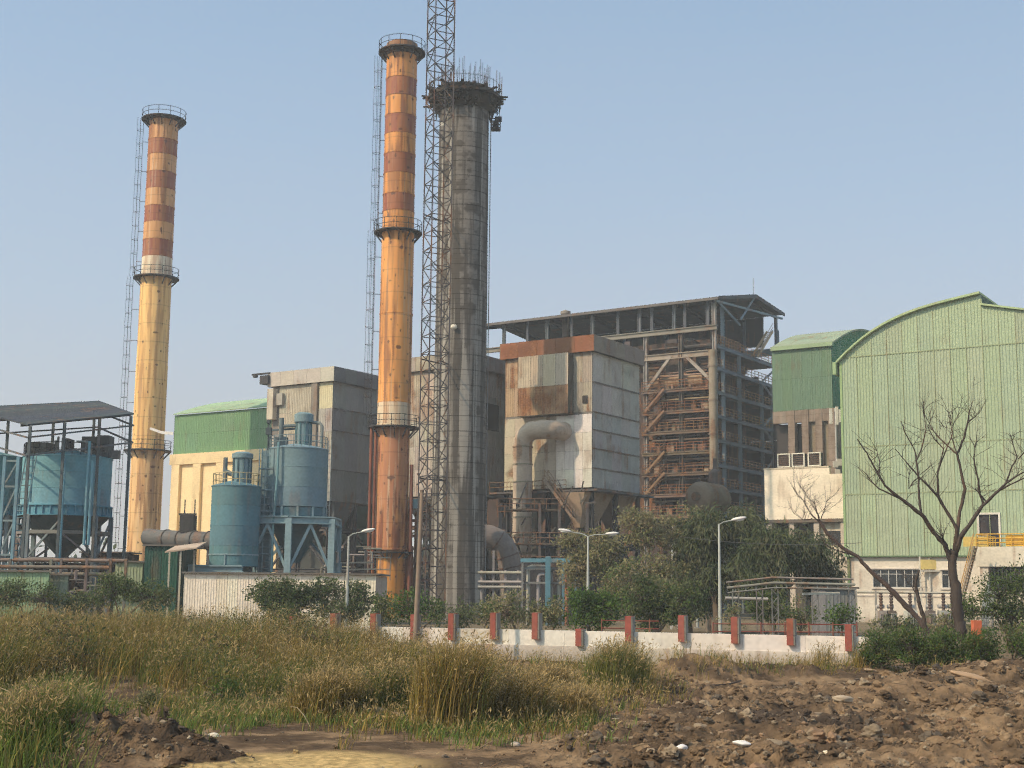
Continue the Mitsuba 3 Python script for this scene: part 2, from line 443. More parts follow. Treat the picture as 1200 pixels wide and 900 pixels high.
# the head above the top platform
t.part('head', MB().lathe([(1.69, Z(63)), (1.69, Z(53)), (1.4, Z(53)), (1.4, Z(62))], c, 40), (0.16, 0.11, 0.09), 0.6, 'stack_paint')
for dx in (-1.75, -2.2):                                               # rusted pipes that climb the shaft's left side below the lowest platform
    o = np.array([c[0] + dx, c[1] - 0.9, 0])
    t.part('riser_pipe', MB().tube([o + [0, 0, 0], o + [0, 0, Z(500)]], 0.16, 8), (0.22, 0.08, 0.05), 0.6)
o = np.array([c[0] + 2.0, c[1] - 0.6, 0])
t.part('riser_pipe', MB().tube([o, o + [0, 0, Z(545)]], 0.2, 8), (0.22, 0.09, 0.06), 0.6)
platform(t, c, Z(647), 1.5, 2.3, False, 0.5)

# ---------------------------------------------------------------- the raw concrete chimney with its rim scaffold
Yc = 133.0
c = at(540, 400, Yc)[:2]
Z = lambda py: zat(540, py, Yc)
t = Thing('concrete_chimney', 'grey raw concrete chimney still under construction with a ragged scaffold ring at its top', 'chimney')
zt, zb = Z(108), 0.0
rr = lambda z: 2.62 - 0.12 * z / zt
cuts = np.linspace(zb, zt, 13)
for z0, z1 in zip(cuts[:-1], cuts[1:]):
    t.part('shaft_lift', MB().lathe([(rr(z0), z0), (rr(z0) + 0.015, z0 + 0.01), (rr(z0) + 0.015, z0 + 0.09), (rr(z0), z0 + 0.1), (rr(z1), z1)], c, 48), (0.195, 0.182, 0.168), 0.9, 'raw_concrete')
t.part('rim', MB().lathe([(rr(zt), zt), (rr(zt) - 0.4, zt), (rr(zt) - 0.4, zt - 5), (0.01, zt - 5)], c, 48), (0.25, 0.24, 0.22), 0.5, 'raw_concrete')
t.part('formwork', MB().lathe([(2.64, zt - 2.3), (3.0, zt - 1.9), (3.45, zt - 1.0)], c, 30).lathe([(2.64, zt - .6), (2.8, zt + .1), (2.45, zt + .12)], c, 30), (0.035, .031, .028), .2)
deck = t.part('scaffold_deck', MB().lathe([(2.5, zt - 0.75), (3.7, zt - 0.95), (3.7, zt - 0.62), (2.5, zt - 0.62)], c, 36), (0.05, 0.042, 0.035), 0.3)
for k in range(64):
    x = k * 2 * np.pi / 64 + RNG.uniform(-0.04, 0.04)
    e = np.array([math.cos(x), math.sin(x)])
    l = RNG.uniform(3.6, 4.5)
    zz = zt - 0.55 + RNG.uniform(-0.7, 0.4)
    t.part('plank', MB().bar(np.append(c + e * 2.45, zz), np.append(c + e * l, zz + RNG.uniform(-0.15, 0.2)), 0.3, 0.08), jit((0.035, 0.029, 0.025), 0.4), 0.2, under=deck)
m = MB()
for k in range(260):                                                   # loose timber, clamps and hangers below the deck
    x, x2 = RNG.uniform(0, 2 * np.pi), 0
    x2 = x + RNG.uniform(-0.25, 0.25)
    p = np.append(c + np.array([math.cos(x), math.sin(x)]) * RNG.uniform(2.6, 3.9), zt + RNG.uniform(-1.9, 0.1))
    q = np.append(c + np.array([math.cos(x2), math.sin(x2)]) * RNG.uniform(2.6, 3.6), zt + RNG.uniform(-2.6, 0.0))
    m.bar(p, q, RNG.uniform(0.06, 0.16))
t.part('scaffold_timber', m, (0.028, 0.025, 0.023), 0.2, under=deck, stuff=True)
m = MB()
for k in range(40):
    x = k * 2 * np.pi / 40
    o = np.append(c + np.array([math.cos(x), math.sin(x)]) * (3.5 + RNG.uniform(0, .3)), zt - 0.6)
    m.rod(o, o + [0, 0, RNG.uniform(1.0, 2.4)], 0.03, 4)
m.tube([np.append(c + np.array([math.cos(x), math.sin(x)]) * 3.55, zt + 0.6) for x in np.linspace(0, 2 * np.pi, 33)], 0.03, 4)
t.part('scaffold_rail', m, (0.12, 0.10, 0.09), 0.5, under=deck)
m = MB()
for k in range(64):
    x = k * 2 * np.pi / 64
    o = np.append(c + np.array([math.cos(x), math.sin(x)]) * 2.33, zt - 0.2)
    m.rod(o, o + [RNG.uniform(-.1, .1), RNG.uniform(-.1, .1), RNG.uniform(1.2, 3.2)], 0.022, 4)
t.part('reinforcing_bar', m, (0.10, 0.07, 0.06), 0.6, stuff=True)
for k, (py, dx) in enumerate(((383, -0.7), (146, 0.0))):              # pale sheet caught on the shaft, lamp below the rim
    p = at(532 if k == 0 else 520, py, Yc - 2.75)
    m = trimesh.creation.icosphere(2, 0.28); v = np.array(m.vertices); v += 0.1 * (meshkit.fbm(v * 4) - 0.5)[:, None] * v / 0.28
    t.part('sheet_scrap' if k == 0 else 'site_lamp', (v * [1.2, 0.6, 0.9] + p, m.faces), WHITE, 0.1)
t = Thing('work_cradle', 'dark hanging work cradle below the right side of the scaffold ring', 'cradle')
p = at(581, 146, Yc - 0.5)
t.part('basket', MB().box(p[0] - .45, p[0] + .45, p[1] - .4, p[1] + .4, p[2] - .6, p[2] - .5).rail([p + [-.45, -.4, -.5], p + [.45, -.4, -.5], p + [.45, .4, -.5], p + [-.45, .4, -.5], p + [-.45, -.4, -.5]], 1.0, .4, .05, 3), DSTEEL, 0.3)
for s in (-1, 1): t.part('rope', MB().rod(p + [.4 * s, 0, .4], np.array([p[0] + .3 * s, p[1], zt - .6]), 0.03, 4), DSTEEL, 0.2)
t.part('load', MB().box(p[0] - .35, p[0] + .3, p[1] - .3, p[1] + .3, p[2] - .5, p[2] + .35).box(p[0] - .1, p[0] + .6, p[1] - .2, p[1] + .2, p[2] + .35, p[2] + .8), (0.035, 0.035, 0.04), 0.2)
m = MB()
p = at(573, 640, Yc - 1.2)
t = Thing('downpipe', 'thin pale pipe hanging down the right edge of the concrete chimney', 'pipe')
t.own(MB().tube([np.array([c[0] + 2.72, c[1] - 0.6, 0]), np.array([c[0] + 2.72, c[1] - 0.6, Z(110)])], 0.05, 6), (0.2, 0.21, 0.22), 0.3)

# ---------------------------------------------------------------- lattice hoist mast
Ym = 127.0
b0 = at(511, 350, Ym)
t = Thing('lattice_mast', 'slender open lattice hoist mast rising out of the picture in front of the concrete chimney', 'mast')
zt = zat(511, -70, Ym)
s = 1.0
th = math.radians(26.6)
cor = [np.array([b0[0] + s * (x * math.cos(th) - y * math.sin(th)), b0[1] + s * (x * math.sin(th) + y * math.cos(th))]) for x, y in ((-1, -1), (1, -1), (1, 1), (-1, 1))]
for q in cor: t.part('leg', MB().bar(np.append(q, 0), np.append(q, zt), 0.12), (0.07, 0.065, 0.068), 0.5)
n = int(zt / 1.62)
for k in range(4):
    A, B = cor[k], cor[(k + 1) % 4]
    m = MB()
    for i in range(n):
        z0, z1 = zt * i / n, zt * (i + 1) / n
        m.bar(np.append(A, z1), np.append(B, z1), 0.07)
        P, Q = (A, B) if i % 2 == 0 else (B, A)
        m.bar(np.append(P, z0), np.append(Q, z1), 0.07)
    t.part('bracing', m, (0.07, 0.06, 0.06), 0.5)
for py in (250, 420, 560):
    z = zat(511, py, Ym)
    t.part('wall_tie', MB().bar(np.append(cor[2], z), np.append(cor[2] + [0.7, 2.2], z), 0.1).bar(np.append(cor[3], z), np.append(cor[3] + [2.2, 3.2], z), 0.1), DSTEEL, 0.4)

# ---------------------------------------------------------------- electrostatic precipitator houses in a row
def framework(t, fr, a0, a1, b0, b1, z0, z1, na, nb, col=DSTEEL, w=0.34, levels=(), brace=True, wx=0.4):
    A, B = np.linspace(a0, a1, na + 1), np.linspace(b0, b1, nb + 1)
    for a in A:
        for b in B:
            if min(abs(a - a0), abs(a - a1), abs(b - b0), abs(b - b1)) < 1e-6:
                t.part('column', MB(fr).hbeam((a, b, z0), (a, b, z1), w, w, w * 0.18, (0, 1, 0)), jit(col), wx)
    for z in levels:
        for a in A: t.part('beam', MB(fr).hbeam((a, b0, z), (a, b1, z), w * .8, w, w * .15), jit(col), wx)
        for b in B: t.part('beam', MB(fr).hbeam((a0, b, z + .01), (a1, b, z + .01), w * .78, w * .97, w * .14), jit(col), wx)
    if brace:
        zs = [z0, *levels] if len(levels) else [z0, z1]
        for i in range(len(zs) - 1):
            for j in range(nb):
                P, Q = (B[j], B[j + 1]) if (i + j) % 2 else (B[j + 1], B[j])
                t.part('brace', MB(fr).bar((a0, P, zs[i]), (a0, Q, zs[i + 1]), w * .5), jit(col), wx)
            for j in range(na):
                P, Q = (A[j], A[j + 1]) if (i + j) % 2 else (A[j + 1], A[j])
                t.part('brace', MB(fr).bar((P, b0, zs[i]), (Q, b0, zs[i + 1]), w * .5), jit(col), wx)


def panels(t, fr, face, u0, u1, rows, cols, col, wx, name='wall_panel', sheet=True, off=0.03, mat='weathered', pitch=0.3, depth=0.04, cs=0.10, under=None, ws=0.5):
    """Sheeting panels on a face: 'a' spans b from u0 to u1 at a = off, 'b' spans a at b = off; rows are heights."""
    U = np.linspace(u0, u1, cols + 1) if isinstance(cols, int) else np.asarray(cols)
    for zi in range(len(rows) - 1):
        for k in range(len(U) - 1):
            p0, p1, z0, z1 = U[k] + 0.012, U[k + 1] - 0.012, rows[zi] + 0.015, rows[zi + 1] - 0.01
            m = MB(fr)
            o = off - 0.02 * RNG.random()
            if face == 'a':
                m.sheet((-o, p0), (-o, p1), z0, z1, (-1, 0), pitch, depth) if sheet else m.box(-o - 0.05, 0, p0, p1, z0, z1)
            else:
                m.sheet((p0, -o), (p1, -o), z0, z1, (0, -1), pitch, depth) if sheet else m.box(p0, p1, -o - 0.05, 0, z0, z1)
            t.part(name, m, jit(col, cs), wx * RNG.uniform(1 - ws, 1 + ws), mat, under=under)


def esp_body(label, fr, W, L, ztop, zbot, fascia_l, fascia_r, zf, ground_levels, dark=DSTEEL):
    t = Thing('precipitator_house', label, 'building', None)
    t.part('core', MB(fr).box(0, W, 0, L, zbot, ztop - 0.3), (0.18, 0.17, 0.16), 0.3)
    o = 0.5
    roof = t.part('roof', MB(fr).box(-o + .1, W + o - .1, -o + .1, L + o - .1, ztop - .25, ztop - .02), (0.30, 0.28, 0.26), 0.3)
    for f, (c0, cw) in (('l', fascia_l), ('r', fascia_r)):
        n = 5
        for k in range(n):
            m = MB(fr)
            if f == 'l': m.box(-o, -o + .09, -o + (L + 2 * o) * k / n + .015, -o + (L + 2 * o) * (k + 1) / n - .015, zf, ztop)
            else: m.box(-o + .1 + (W + 2 * o - .2) * k / n + .015, -o + .1 + (W + 2 * o - .2) * (k + 1) / n - .015, -o, -o + .09, zf, ztop)
            t.part('fascia', m, jit(c0, .08), cw, under=roof)
    t.part('fascia', MB(fr).box(W + o - .09, W + o, -o + .1, L + o, zf, ztop).box(-o, W + o, L + o - .09, L + o, zf, ztop), fascia_r[0], fascia_r[1], under=roof)
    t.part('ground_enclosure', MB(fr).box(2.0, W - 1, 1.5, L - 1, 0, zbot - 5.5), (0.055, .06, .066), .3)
    framework(t, fr, 0.2, W - .2, 0.2, L - .2, 0, zbot - .02, 2, 2, dark, 0.45, ground_levels)
    return t


def hopper(t, fr, a, b, w, z1, z0, col, wx=0.4):
    V = [(a - w, b - w, z1), (a + w, b - w, z1), (a + w, b + w, z1), (a - w, b + w, z1)]
    s = 0.35
    U = [(a - s, b - s, z0), (a + s, b - s, z0), (a + s, b + s, z0), (a - s, b + s, z0)]
    return t.part('hopper', MB(fr).flat(V + U, [[0, 4, 5, 1], [1, 5, 6, 2], [2, 6, 7, 3], [3, 7, 4, 0], [0, 1, 2, 3], [4, 7, 6, 5]]), col, wx)


TAN = (0.30, 0.25, 0.20)
# the nearest one, right of the concrete chimney
fr = FE = frame_at(694, 480, 150)
W, L = onB(fr, 749, 480)[0], onA(fr, 592, 480)[0]
zc = lambda py: fr.z(0, 0, py)
ztop, zf, z482, zbot = zc(393), zc(412), zc(482), zc(571)
t = ESP_C = esp_body('nearest sheet clad precipitator house with a rusty roof fascia and a jutting rusty bay', fr, W, L, ztop, zbot, ((0.25, 0.10, 0.05), 0.55), ((0.24, 0.19, 0.16), 0.35), zf, (4.5, 9.0, zc(640)))
bs = [onA(fr, px, 460)[0] for px in (693.5, 672, 613, 592)]
panels(t, fr, 'a', 0.0, bs[1], [z482, zc(447), zf + .02], 2, (0.40, 0.35, 0.28), 0.5)
panels(t, fr, 'a', bs[2], L, [z482, zc(447), zf + .02], 2, (0.42, 0.30, 0.2), 0.7)
bay = t.part('bay', MB(fr).box(-1.15, -0.0, bs[1], bs[2], z482 - .2, zf - .05), (0.10, 0.085, 0.075), 0.4)
zz = [z482 - .15, zc(450), zf - .06]
for k in range(4):
    b0, b1 = bs[1] + (bs[2] - bs[1]) * k / 4, bs[1] + (bs[2] - bs[1]) * (k + 1) / 4
    t.part('bay_sheet', MB(fr).sheet((-1.17, b0 + .02), (-1.17, b1 - .02), zz[1] + .02, zz[2], (-1, 0), .3, .05), jit((0.50, 0.43, 0.33)), 0.3, under=bay)
    t.part('rusty_bay_sheet', MB(fr).sheet((-1.17, b0 + .02), (-1.17, b1 - .02), zz[0], zz[1], (-1, 0), .3, .05), jit((0.34, 0.20, 0.11)), 0.75, under=bay)
t.part('hatch', MB(fr).box(-.13, -.02, onA(fr, 689, 467)[0], onA(fr, 683, 467)[0], zc(472), zc(463)), (0.03, 0.025, 0.025), .1)
z1 = zc(571)
rows = np.linspace(z1, z482 - .25, 5)
panels(t, fr, 'a', 0.0, onA(fr, 652, 520)[0], rows, 4, (0.68, 0.64, 0.58), 0.25, 'insulation_sheet', False, .02, 'dull_aluminium')
panels(t, fr, 'a', onA(fr, 652, 520)[0], L, rows, 5, (0.46, 0.40, 0.31), 0.45, 'insulation_sheet', False, .02)
rz = [zbot, zc(548), zc(525), zc(503), z482, zc(447), zf]
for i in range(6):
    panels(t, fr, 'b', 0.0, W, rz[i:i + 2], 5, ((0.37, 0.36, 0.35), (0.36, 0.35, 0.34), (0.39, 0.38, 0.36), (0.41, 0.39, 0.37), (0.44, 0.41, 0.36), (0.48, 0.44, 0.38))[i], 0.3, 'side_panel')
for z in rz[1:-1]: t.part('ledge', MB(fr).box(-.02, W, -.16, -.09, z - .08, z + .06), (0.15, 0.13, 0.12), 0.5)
t.part('walkway', MB(fr).box(-1.6, W + .8, -1.5, -.02, zbot - .5, zbot - .3), (0.10, 0.11, 0.12), .5)
t.part('walkway', MB(fr).box(-1.6, -.02, -.01, L + 1, zbot - .51, zbot - .31), (0.10, 0.09, 0.085), .5)
t.part('railing', MB(fr).rail([(-1.55, L + 1, zbot - .3), (-1.55, bs[1], zbot - .3)], 1.1, 1.5, .04), (0.2, .12, .07), .6)
for a in (W * .27, W * .75):
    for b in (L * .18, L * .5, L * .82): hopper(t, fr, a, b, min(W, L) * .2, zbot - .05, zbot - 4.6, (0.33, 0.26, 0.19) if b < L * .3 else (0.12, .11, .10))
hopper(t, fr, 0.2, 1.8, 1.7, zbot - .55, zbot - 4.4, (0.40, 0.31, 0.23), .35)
# the bent duct that comes out of its front and drops
p0, p1 = onA(fr, 612, 600, -2.6), onA(fr, 646, 503, -2.6)
R = 1.06
zc2 = p1[1]
pts = [(-2.6, p0[0], z) for z in np.linspace(zc2 - 16.5, zc2 - 1.6, 9)]
pts += [(-2.6, p0[0] - 1.6 * (1 - math.cos(x)), zc2 - 1.6 + 1.6 * math.sin(x)) for x in np.linspace(.25, 1.57, 6)]
pts += [(-2.6 + .9 * (1 - math.cos(x)), p1[0] + 1.3 - 1.6 * math.sin(x), zc2) for x in (0.1, .5, .9)] + [(-.6, p1[0] - .1, zc2), (0, p1[0] - .1, zc2)]
pts = [pts[i] for i in range(len(pts)) if i == 0 or np.linalg.norm(np.subtract(pts[i], pts[i - 1])) > .25]
t2 = Thing('flue_duct', 'thick pale duct with a bend at the top, in front of the nearest precipitator house', 'duct')
t2.own(MB(fr).tube(pts, R, 20), (0.45, 0.37, 0.29), 0.42)
for z in np.linspace(zc2 - 15.5, zc2 - 1.8, 8):
    t2.part('flange', MB(fr).lathe([(R, z - .07), (R + .1, z - .07), (R + .1, z + .07), (R, z + .07)], (-2.6, p0[0]), 24), (0.30, 0.25, 0.2), .5)
for px in (607, 618):
    q = onA(fr, px, 592, -2.6 - R * .93)
    t2.part('access_hatch', MB(fr).box(-2.6 - R * 1.0, -2.6 - R * .8, q[0] - .22, q[0] + .22, q[1] - .25, q[1] + .25), (0.03, .03, .03), .2)
# stair that climbs to the walkway
q0, q1 = onA(fr, 672, 606, -2.2), onA(fr, 640, 562, -2.2)
t2 = Thing('steel_stair', 'steep rusty steel stair on the front of the nearest precipitator house', 'stair')
for k, a in enumerate((-1.8, -2.6)):
    t2.part('stringer', MB(fr).bar((a, q0[0], q0[1]), (a, q1[0], q1[1]), .1, .3), (0.22, .17, .13), .6)
    m = MB(fr)
    for h in (.55, 1.05): m.rod((a, q0[0], q0[1] + h), (a, q1[0], q1[1] + h), .035, 4)
    for s_ in np.linspace(0, 1, 6):
        o = np.array([a, q0[0] + (q1[0] - q0[0]) * s_, q0[1] + (q1[1] - q0[1]) * s_]); m.rod(o, o + [0, 0, 1.05], .035, 4)
    t2.part('handrail', m, (0.25, .15, .09), .6)
for s_ in np.linspace(0.04, .96, 16):
    b, z = q0[0] + (q1[0] - q0[0]) * s_, q0[1] + (q1[1] - q0[1]) * s_
    t2.part('tread', MB(fr).box(-2.55, -1.85, b - .14, b + .14, z - .02, z + .02), (0.16, .12, .1), .6)

# the middle one, behind the two middle chimneys
fr = frame_at(549, 480, 157)
W, L = onB(fr, 592, 480)[0], onA(fr, 477, 480)[0]
zc = lambda py: fr.z(0, 0, py)
ztop, zf, zbot = zc(413), zc(430), zc(580)
t = esp_body('middle precipitator house half hidden behind the orange and the concrete chimneys', fr, W, L, ztop, zbot, ((0.38, .33, .27), .4), ((.22, .19, .17), .3), zf, (5, 10))
panels(t, fr, 'a', 0, L, [zbot, zc(548), zc(520), zc(490)], 7, (0.44, .40, .34), .35)
panels(t, fr, 'a', 0, L, [zc(490), zc(460), zf], 7, (0.46, .38, .30), .5)
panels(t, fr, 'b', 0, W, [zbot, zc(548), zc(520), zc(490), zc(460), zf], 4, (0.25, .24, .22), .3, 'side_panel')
t.part('opening', MB(fr).box(W * .35, W * .8, -.12, 0, zc(500), zc(468)), (.03, .03, .03), .1)
t.part('walkway', MB(fr).box(-1.6, -.02, -.01, L + 1, zbot - .5, zbot - .3), (0.10, 0.10, 0.10), .4)
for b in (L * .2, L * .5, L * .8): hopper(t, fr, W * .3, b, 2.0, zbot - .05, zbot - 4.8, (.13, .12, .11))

# the left one
fr = FL = frame_at(389, 500, 167)
W, L = onB(fr, 449, 480)[0], onA(fr, 319, 480)[0]
zc = lambda py: fr.z(0, 0, py)
ztop, zf, zbot = zc(430), zc(447), zc(587)
t = esp_body('leftmost precipitator house with a clean grey fascia, behind the two teal silos', fr, W, L, ztop, zbot, ((0.50, .46, .40), .2), ((.17, .165, .16), .2), zf, (5, 10))
bs = [onA(fr, px, 470)[0] for px in (388, 374, 366, 318)]
panels(t, fr, 'a', 0.02, bs[1], [zc(478), zf], 1, (0.60, .52, .38), .15)
panels(t, fr, 'a', bs[2], L - 1.2, [zc(505), zc(480), zf], 5, (0.47, .42, .33), .3)
panels(t, fr, 'a', 0.02, bs[1], [zc(505), zc(478)], 2, (0.45, .42, .38), .3)
panels(t, fr, 'a', 0.02, L, [zbot, zc(560), zc(532), zc(505)], 7, (0.40, .37, .33), .3)
t.part('drop_pipe', MB(fr).box(-.35, -.05, bs[1] + .1, bs[2] - .1, zc(587), zf), (0.22, .19, .17), .3)
t.part('wall_box', MB(fr).box(-.5, -.05, *sorted((onA(fr, 334, 458)[0], onA(fr, 325, 458)[0])), zc(470), zc(456)), (0.42, .39, .34), .3)
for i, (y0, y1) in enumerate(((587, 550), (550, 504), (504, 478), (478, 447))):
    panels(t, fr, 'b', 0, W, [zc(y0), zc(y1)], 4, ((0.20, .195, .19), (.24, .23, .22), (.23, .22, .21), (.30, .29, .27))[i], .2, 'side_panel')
for y in (550, 504, 478): t.part('ledge', MB(fr).box(0, W, -.16, -.09, zc(y) - .08, zc(y) + .06), (0.13, .12, .12), .4)
for b in (L * .2, L * .5, L * .8): hopper(t, fr, W * .3, b, 2.0, zbot - .05, zbot - 4.8, (.13, .14, .15))
q = onA(fr, 316, 468, -.1)
t2 = Thing('cable_duct', 'tall pale boxed duct on the left edge of the leftmost precipitator house', 'duct')
t2.own(MB(fr).box(-.9, -.1, L - .9, L + .1, zc(487), zc(450)), (0.56, .50, .42), .3)
t2 = Thing('hoist_winch', 'small dark hoist jutting from the roof corner of the leftmost precipitator house', 'hoist')
z = zc(437)
t2.part('motor', MB(fr).box(-.9, .3, L + .1, L + 1.5, z - .7, z + .4), DSTEEL, .2)
t2.part('arm', MB(fr).bar((-.5, L + .1, z + .7), (-.5, L + 3.2, z + .7), .22), DSTEEL, .2)
t2.part('hook_block', MB(fr).box(-.7, -.3, L + 2.4, L + 2.9, z + .3, z + .7), DSTEEL, .2)
# ---------------------------------------------------------------- the open boiler house
fr = FB = frame_at(838, 450, 180)
zc = lambda py: fr.z(0, 0, py)
t = BH = Thing('boiler_house', 'tall open steel framed boiler house with rusty decks, railings and a long pitched roof', 'building')
Wb = fr.sol('a', 911, zc(450))
Lb = fr.sol('b', 535, zc(400))
lv = [zc(y) for y in (602, 577, 552, 527, 502, 478, 452, 411, 383)]
ze = zc(352)                                                           # eaves above the front columns
zr = ze + 2.3
# roof: two slopes over the length, thin sheets on purlins
AR = fr.sol('a', 886, ze, -1.2)
zr = fr.z(AR, -1.2, 347)
zR = fr.z(Wb + .3, -1.2, 369)
Ro = [(-1.2, ze), (AR, zr), (Wb + .3, zR)]
nS = 12
for k in range(nS):
    b0, b1 = -1.2 + (Lb + 2) * k / nS + .02, -1.2 + (Lb + 2) * (k + 1) / nS - .02
    for (a0, z0), (a1, z1) in zip(Ro[:-1], Ro[1:]):
        m = MB(fr).flat([(a0, b0, z0), (a1, b0, z1), (a1, b1, z1), (a0, b1, z0), (a0, b0, z0 + .14), (a1, b0, z1 + .14), (a1, b1, z1 + .14), (a0, b1, z0 + .14)],
                        [[0, 3, 2, 1], [4, 5, 6, 7], [0, 1, 5, 4], [3, 7, 6, 2], [0, 4, 7, 3], [1, 2, 6, 5]])
        t.part('roof_sheet', m, jit((0.075, .082, .09), .15), .35)
t.part('eaves_beam', MB(fr).box(-1.35, -1.2, -1.2, Lb + .8, ze - .22, ze + .16), (0.13, .125, .12), .3)
t.part('gable_edge', MB(fr).bar((-1.2, -1.27, ze), (AR, -1.27, zr), .1, .5).bar((AR, -1.27, zr), (Wb + .3, -1.27, zR), .1, .5), (0.08, .09, .1), .3)
t.part('gable_truss', MB(fr).bar((-1, -1, ze - .4), (Wb, -1, zR - .6), .25).bar((-1, -.9, ze - .3), (Wb * .3, -.9, ze - 2.4), .2).bar((AR, -1, zr - .2), (Wb * .3, -1, ze - 1.6), .2), BSTEEL, .4)
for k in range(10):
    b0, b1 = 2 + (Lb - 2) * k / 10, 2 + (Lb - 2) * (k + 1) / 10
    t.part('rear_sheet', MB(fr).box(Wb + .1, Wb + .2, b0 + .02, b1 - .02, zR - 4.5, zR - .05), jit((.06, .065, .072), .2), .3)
t.part('roof_vent', MB().lathe([(.5, ze - 2), (.5, ze + 1.4), (.75, ze + 1.4), (.75, ze + 1.8), (0.01, ze + 2.1)], fr.w((4, onA(fr, 660, 385)[0] + 2, 0))[:2], 14), (.25, .22, .2), .4)
# crane girders and the columns along the front
fb = [0.0] + [onA(fr, px, 430)[0] for px in (798, 757)]
while fb[-1] < Lb - 4: fb.append(fb[-1] + 7.5)
z383, z411 = zc(384), zc(413)
for b in fb:
    t.part('front_column', MB(fr).hbeam((0, b, 0), (0, b, z383 if b > 1 else ze), .55, .5, .09, (0, 1, 0)), jit((0.34, .32, .30) if b in fb[:1] + fb[2:3] else (.10, .085, .08)), .5)
    t.part('roof_post', MB(fr).hbeam((-.1, b + .9, z383 + .3), (-.1, b + .9, ze), .4, .4, .07, (0, 1, 0)), jit((0.17, .19, .21)), .3)
    t.part('roof_post', MB(fr).hbeam((-.1, b + 4.3, z383 + .3), (-.1, b + 4.3, ze), .3, .3, .07, (0, 1, 0)), jit((0.16, .18, .20)), .3)
    t.part('roof_post', MB(fr).hbeam((Wb, b, z383 - 3), (Wb, b, zR - .3), .4, .4, .07, (0, 1, 0)), jit(BSTEEL), .3)
    t.part('rafter', MB(fr).bar((-1, b, ze - .3), (AR, b, zr - .35), .2, .45).bar((AR, b, zr - .35), (Wb, b, zR - .3), .2, .45), DSTEEL, .3)
t.part('crane_girder', MB(fr).hbeam((-.3, -.5, z383), (-.3, Lb, z383), .5, .7, .12), (0.24, .22, .20), .4)
t.part('crane_girder', MB(fr).hbeam((Wb, -.5, z383), (Wb, Lb, z383), .6, 1.0, .14), BSTEEL, .35)
t.part('girder', MB(fr).hbeam((-.1, -.3, z411), (-.1, Lb, z411), .5, .8, .12), (0.32, .275, .23), .4)
bl = fb[2]
z452 = lv[6]
t.part('knee_brace', MB(fr).bar((-.1, .3, z452 + .5), (-.1, bl * .42, z411), .4), (0.34, .31, .28), .4)
t.part('knee_brace', MB(fr).bar((-.1, bl - .2, z452 + .2), (-.1, bl * .62, z411), .4), (0.34, .31, .28), .4)
# boiler casing behind the decks
BR = (0.13, 0.07, 0.042)
Z0 = [0, lv[0] - 2, *lv[1:7], zc(425), z411 - .3]
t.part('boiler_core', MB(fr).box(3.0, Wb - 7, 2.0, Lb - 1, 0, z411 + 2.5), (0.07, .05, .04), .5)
U = np.linspace(2.0, bl + 1, 6)
for i in range(1, len(Z0) - 1):
    c = (0.22, 0.15, 0.10) if i == len(Z0) - 2 else BR
    for k in range(5):
        t.part('casing_panel', MB(fr).box(2.7 - .1 * RNG.random(), 3.0, U[k] + .04, U[k + 1] - .04, Z0[i] + .04, Z0[i + 1] - .04), jit(c, .25), .6 * RNG.uniform(.6, 1.4))
    m = MB(fr)
    for k in range(3): m.bar((2.5, 2.0, Z0[i] + .5 + k * .9), (2.5, bl + 1, Z0[i] + .5 + k * .9), .25, .35)
    t.part('buckstay', m, jit((0.16, .10, .07), .2), .6)
t.part('drum', MB(fr).tube([(1.6, 2.2, z411 - 3.2), (1.6, bl, z411 - 3.2)], .95, 16), (0.36, .26, .17), .35)
for k, b in enumerate(np.linspace(2.5, bl - .5, 7)):
    t.part('riser', MB(fr).tube([(1.8 + .2 * (k % 2), b, 10), (1.8 + .2 * (k % 2), b, z411 - 4)], .12 + .05 * (k % 3), 7), jit((0.2, .12, .08), .3), .6)
# decks with railings on the front
OR = (0.27, 0.12, 0.055)
for i, z in enumerate(lv[:7]):
    d = t.part('deck', MB(fr).box(-.6, 2.4, .4, bl + .5, z - .12, z), (0.12, .085, .065), .6)
    t.part('edge_beam', MB(fr).hbeam((-.5, .3, z - .3), (-.5, bl + .4, z - .3), .3, .4, .08), jit((0.17, .12, .09), .25), .6, under=d)
    t.part('railing', MB(fr).rail([(-.5, .4, z), (-.5, bl + .4, z)], 1.15, 1.3, .045, 3), jit(OR, .2), .5, under=d)
    t.part('railing', MB(fr).rail([(2.3, .4, z), (2.3, bl + .4, z)], 1.15, 1.5, .045, 2), jit(OR, .2), .6, under=d)
    if i in (2, 4, 5, 1):
        m = MB(fr)
        for o in (-.05, .75): m.bar((-.9 + o, bl - .3, lv[i]), (-.9 + o, bl - 3.2, lv[i + 1]), .12, .3)
        for s_ in np.linspace(.05, .95, 11): m.box(-.9, -.2, bl - .3 - 2.9 * s_ - .12, bl - .3 - 2.9 * s_ + .12, lv[i] + (lv[i + 1] - lv[i]) * s_ - .02, lv[i] + (lv[i + 1] - lv[i]) * s_ + .02)
        for h in (.6, 1.1): m.rod((-.95, bl - .3, lv[i] + h), (-.95, bl - 3.2, lv[i + 1] + h), .04, 4)
        t.part('stair', m, jit((0.24, .14, .085)), .5)
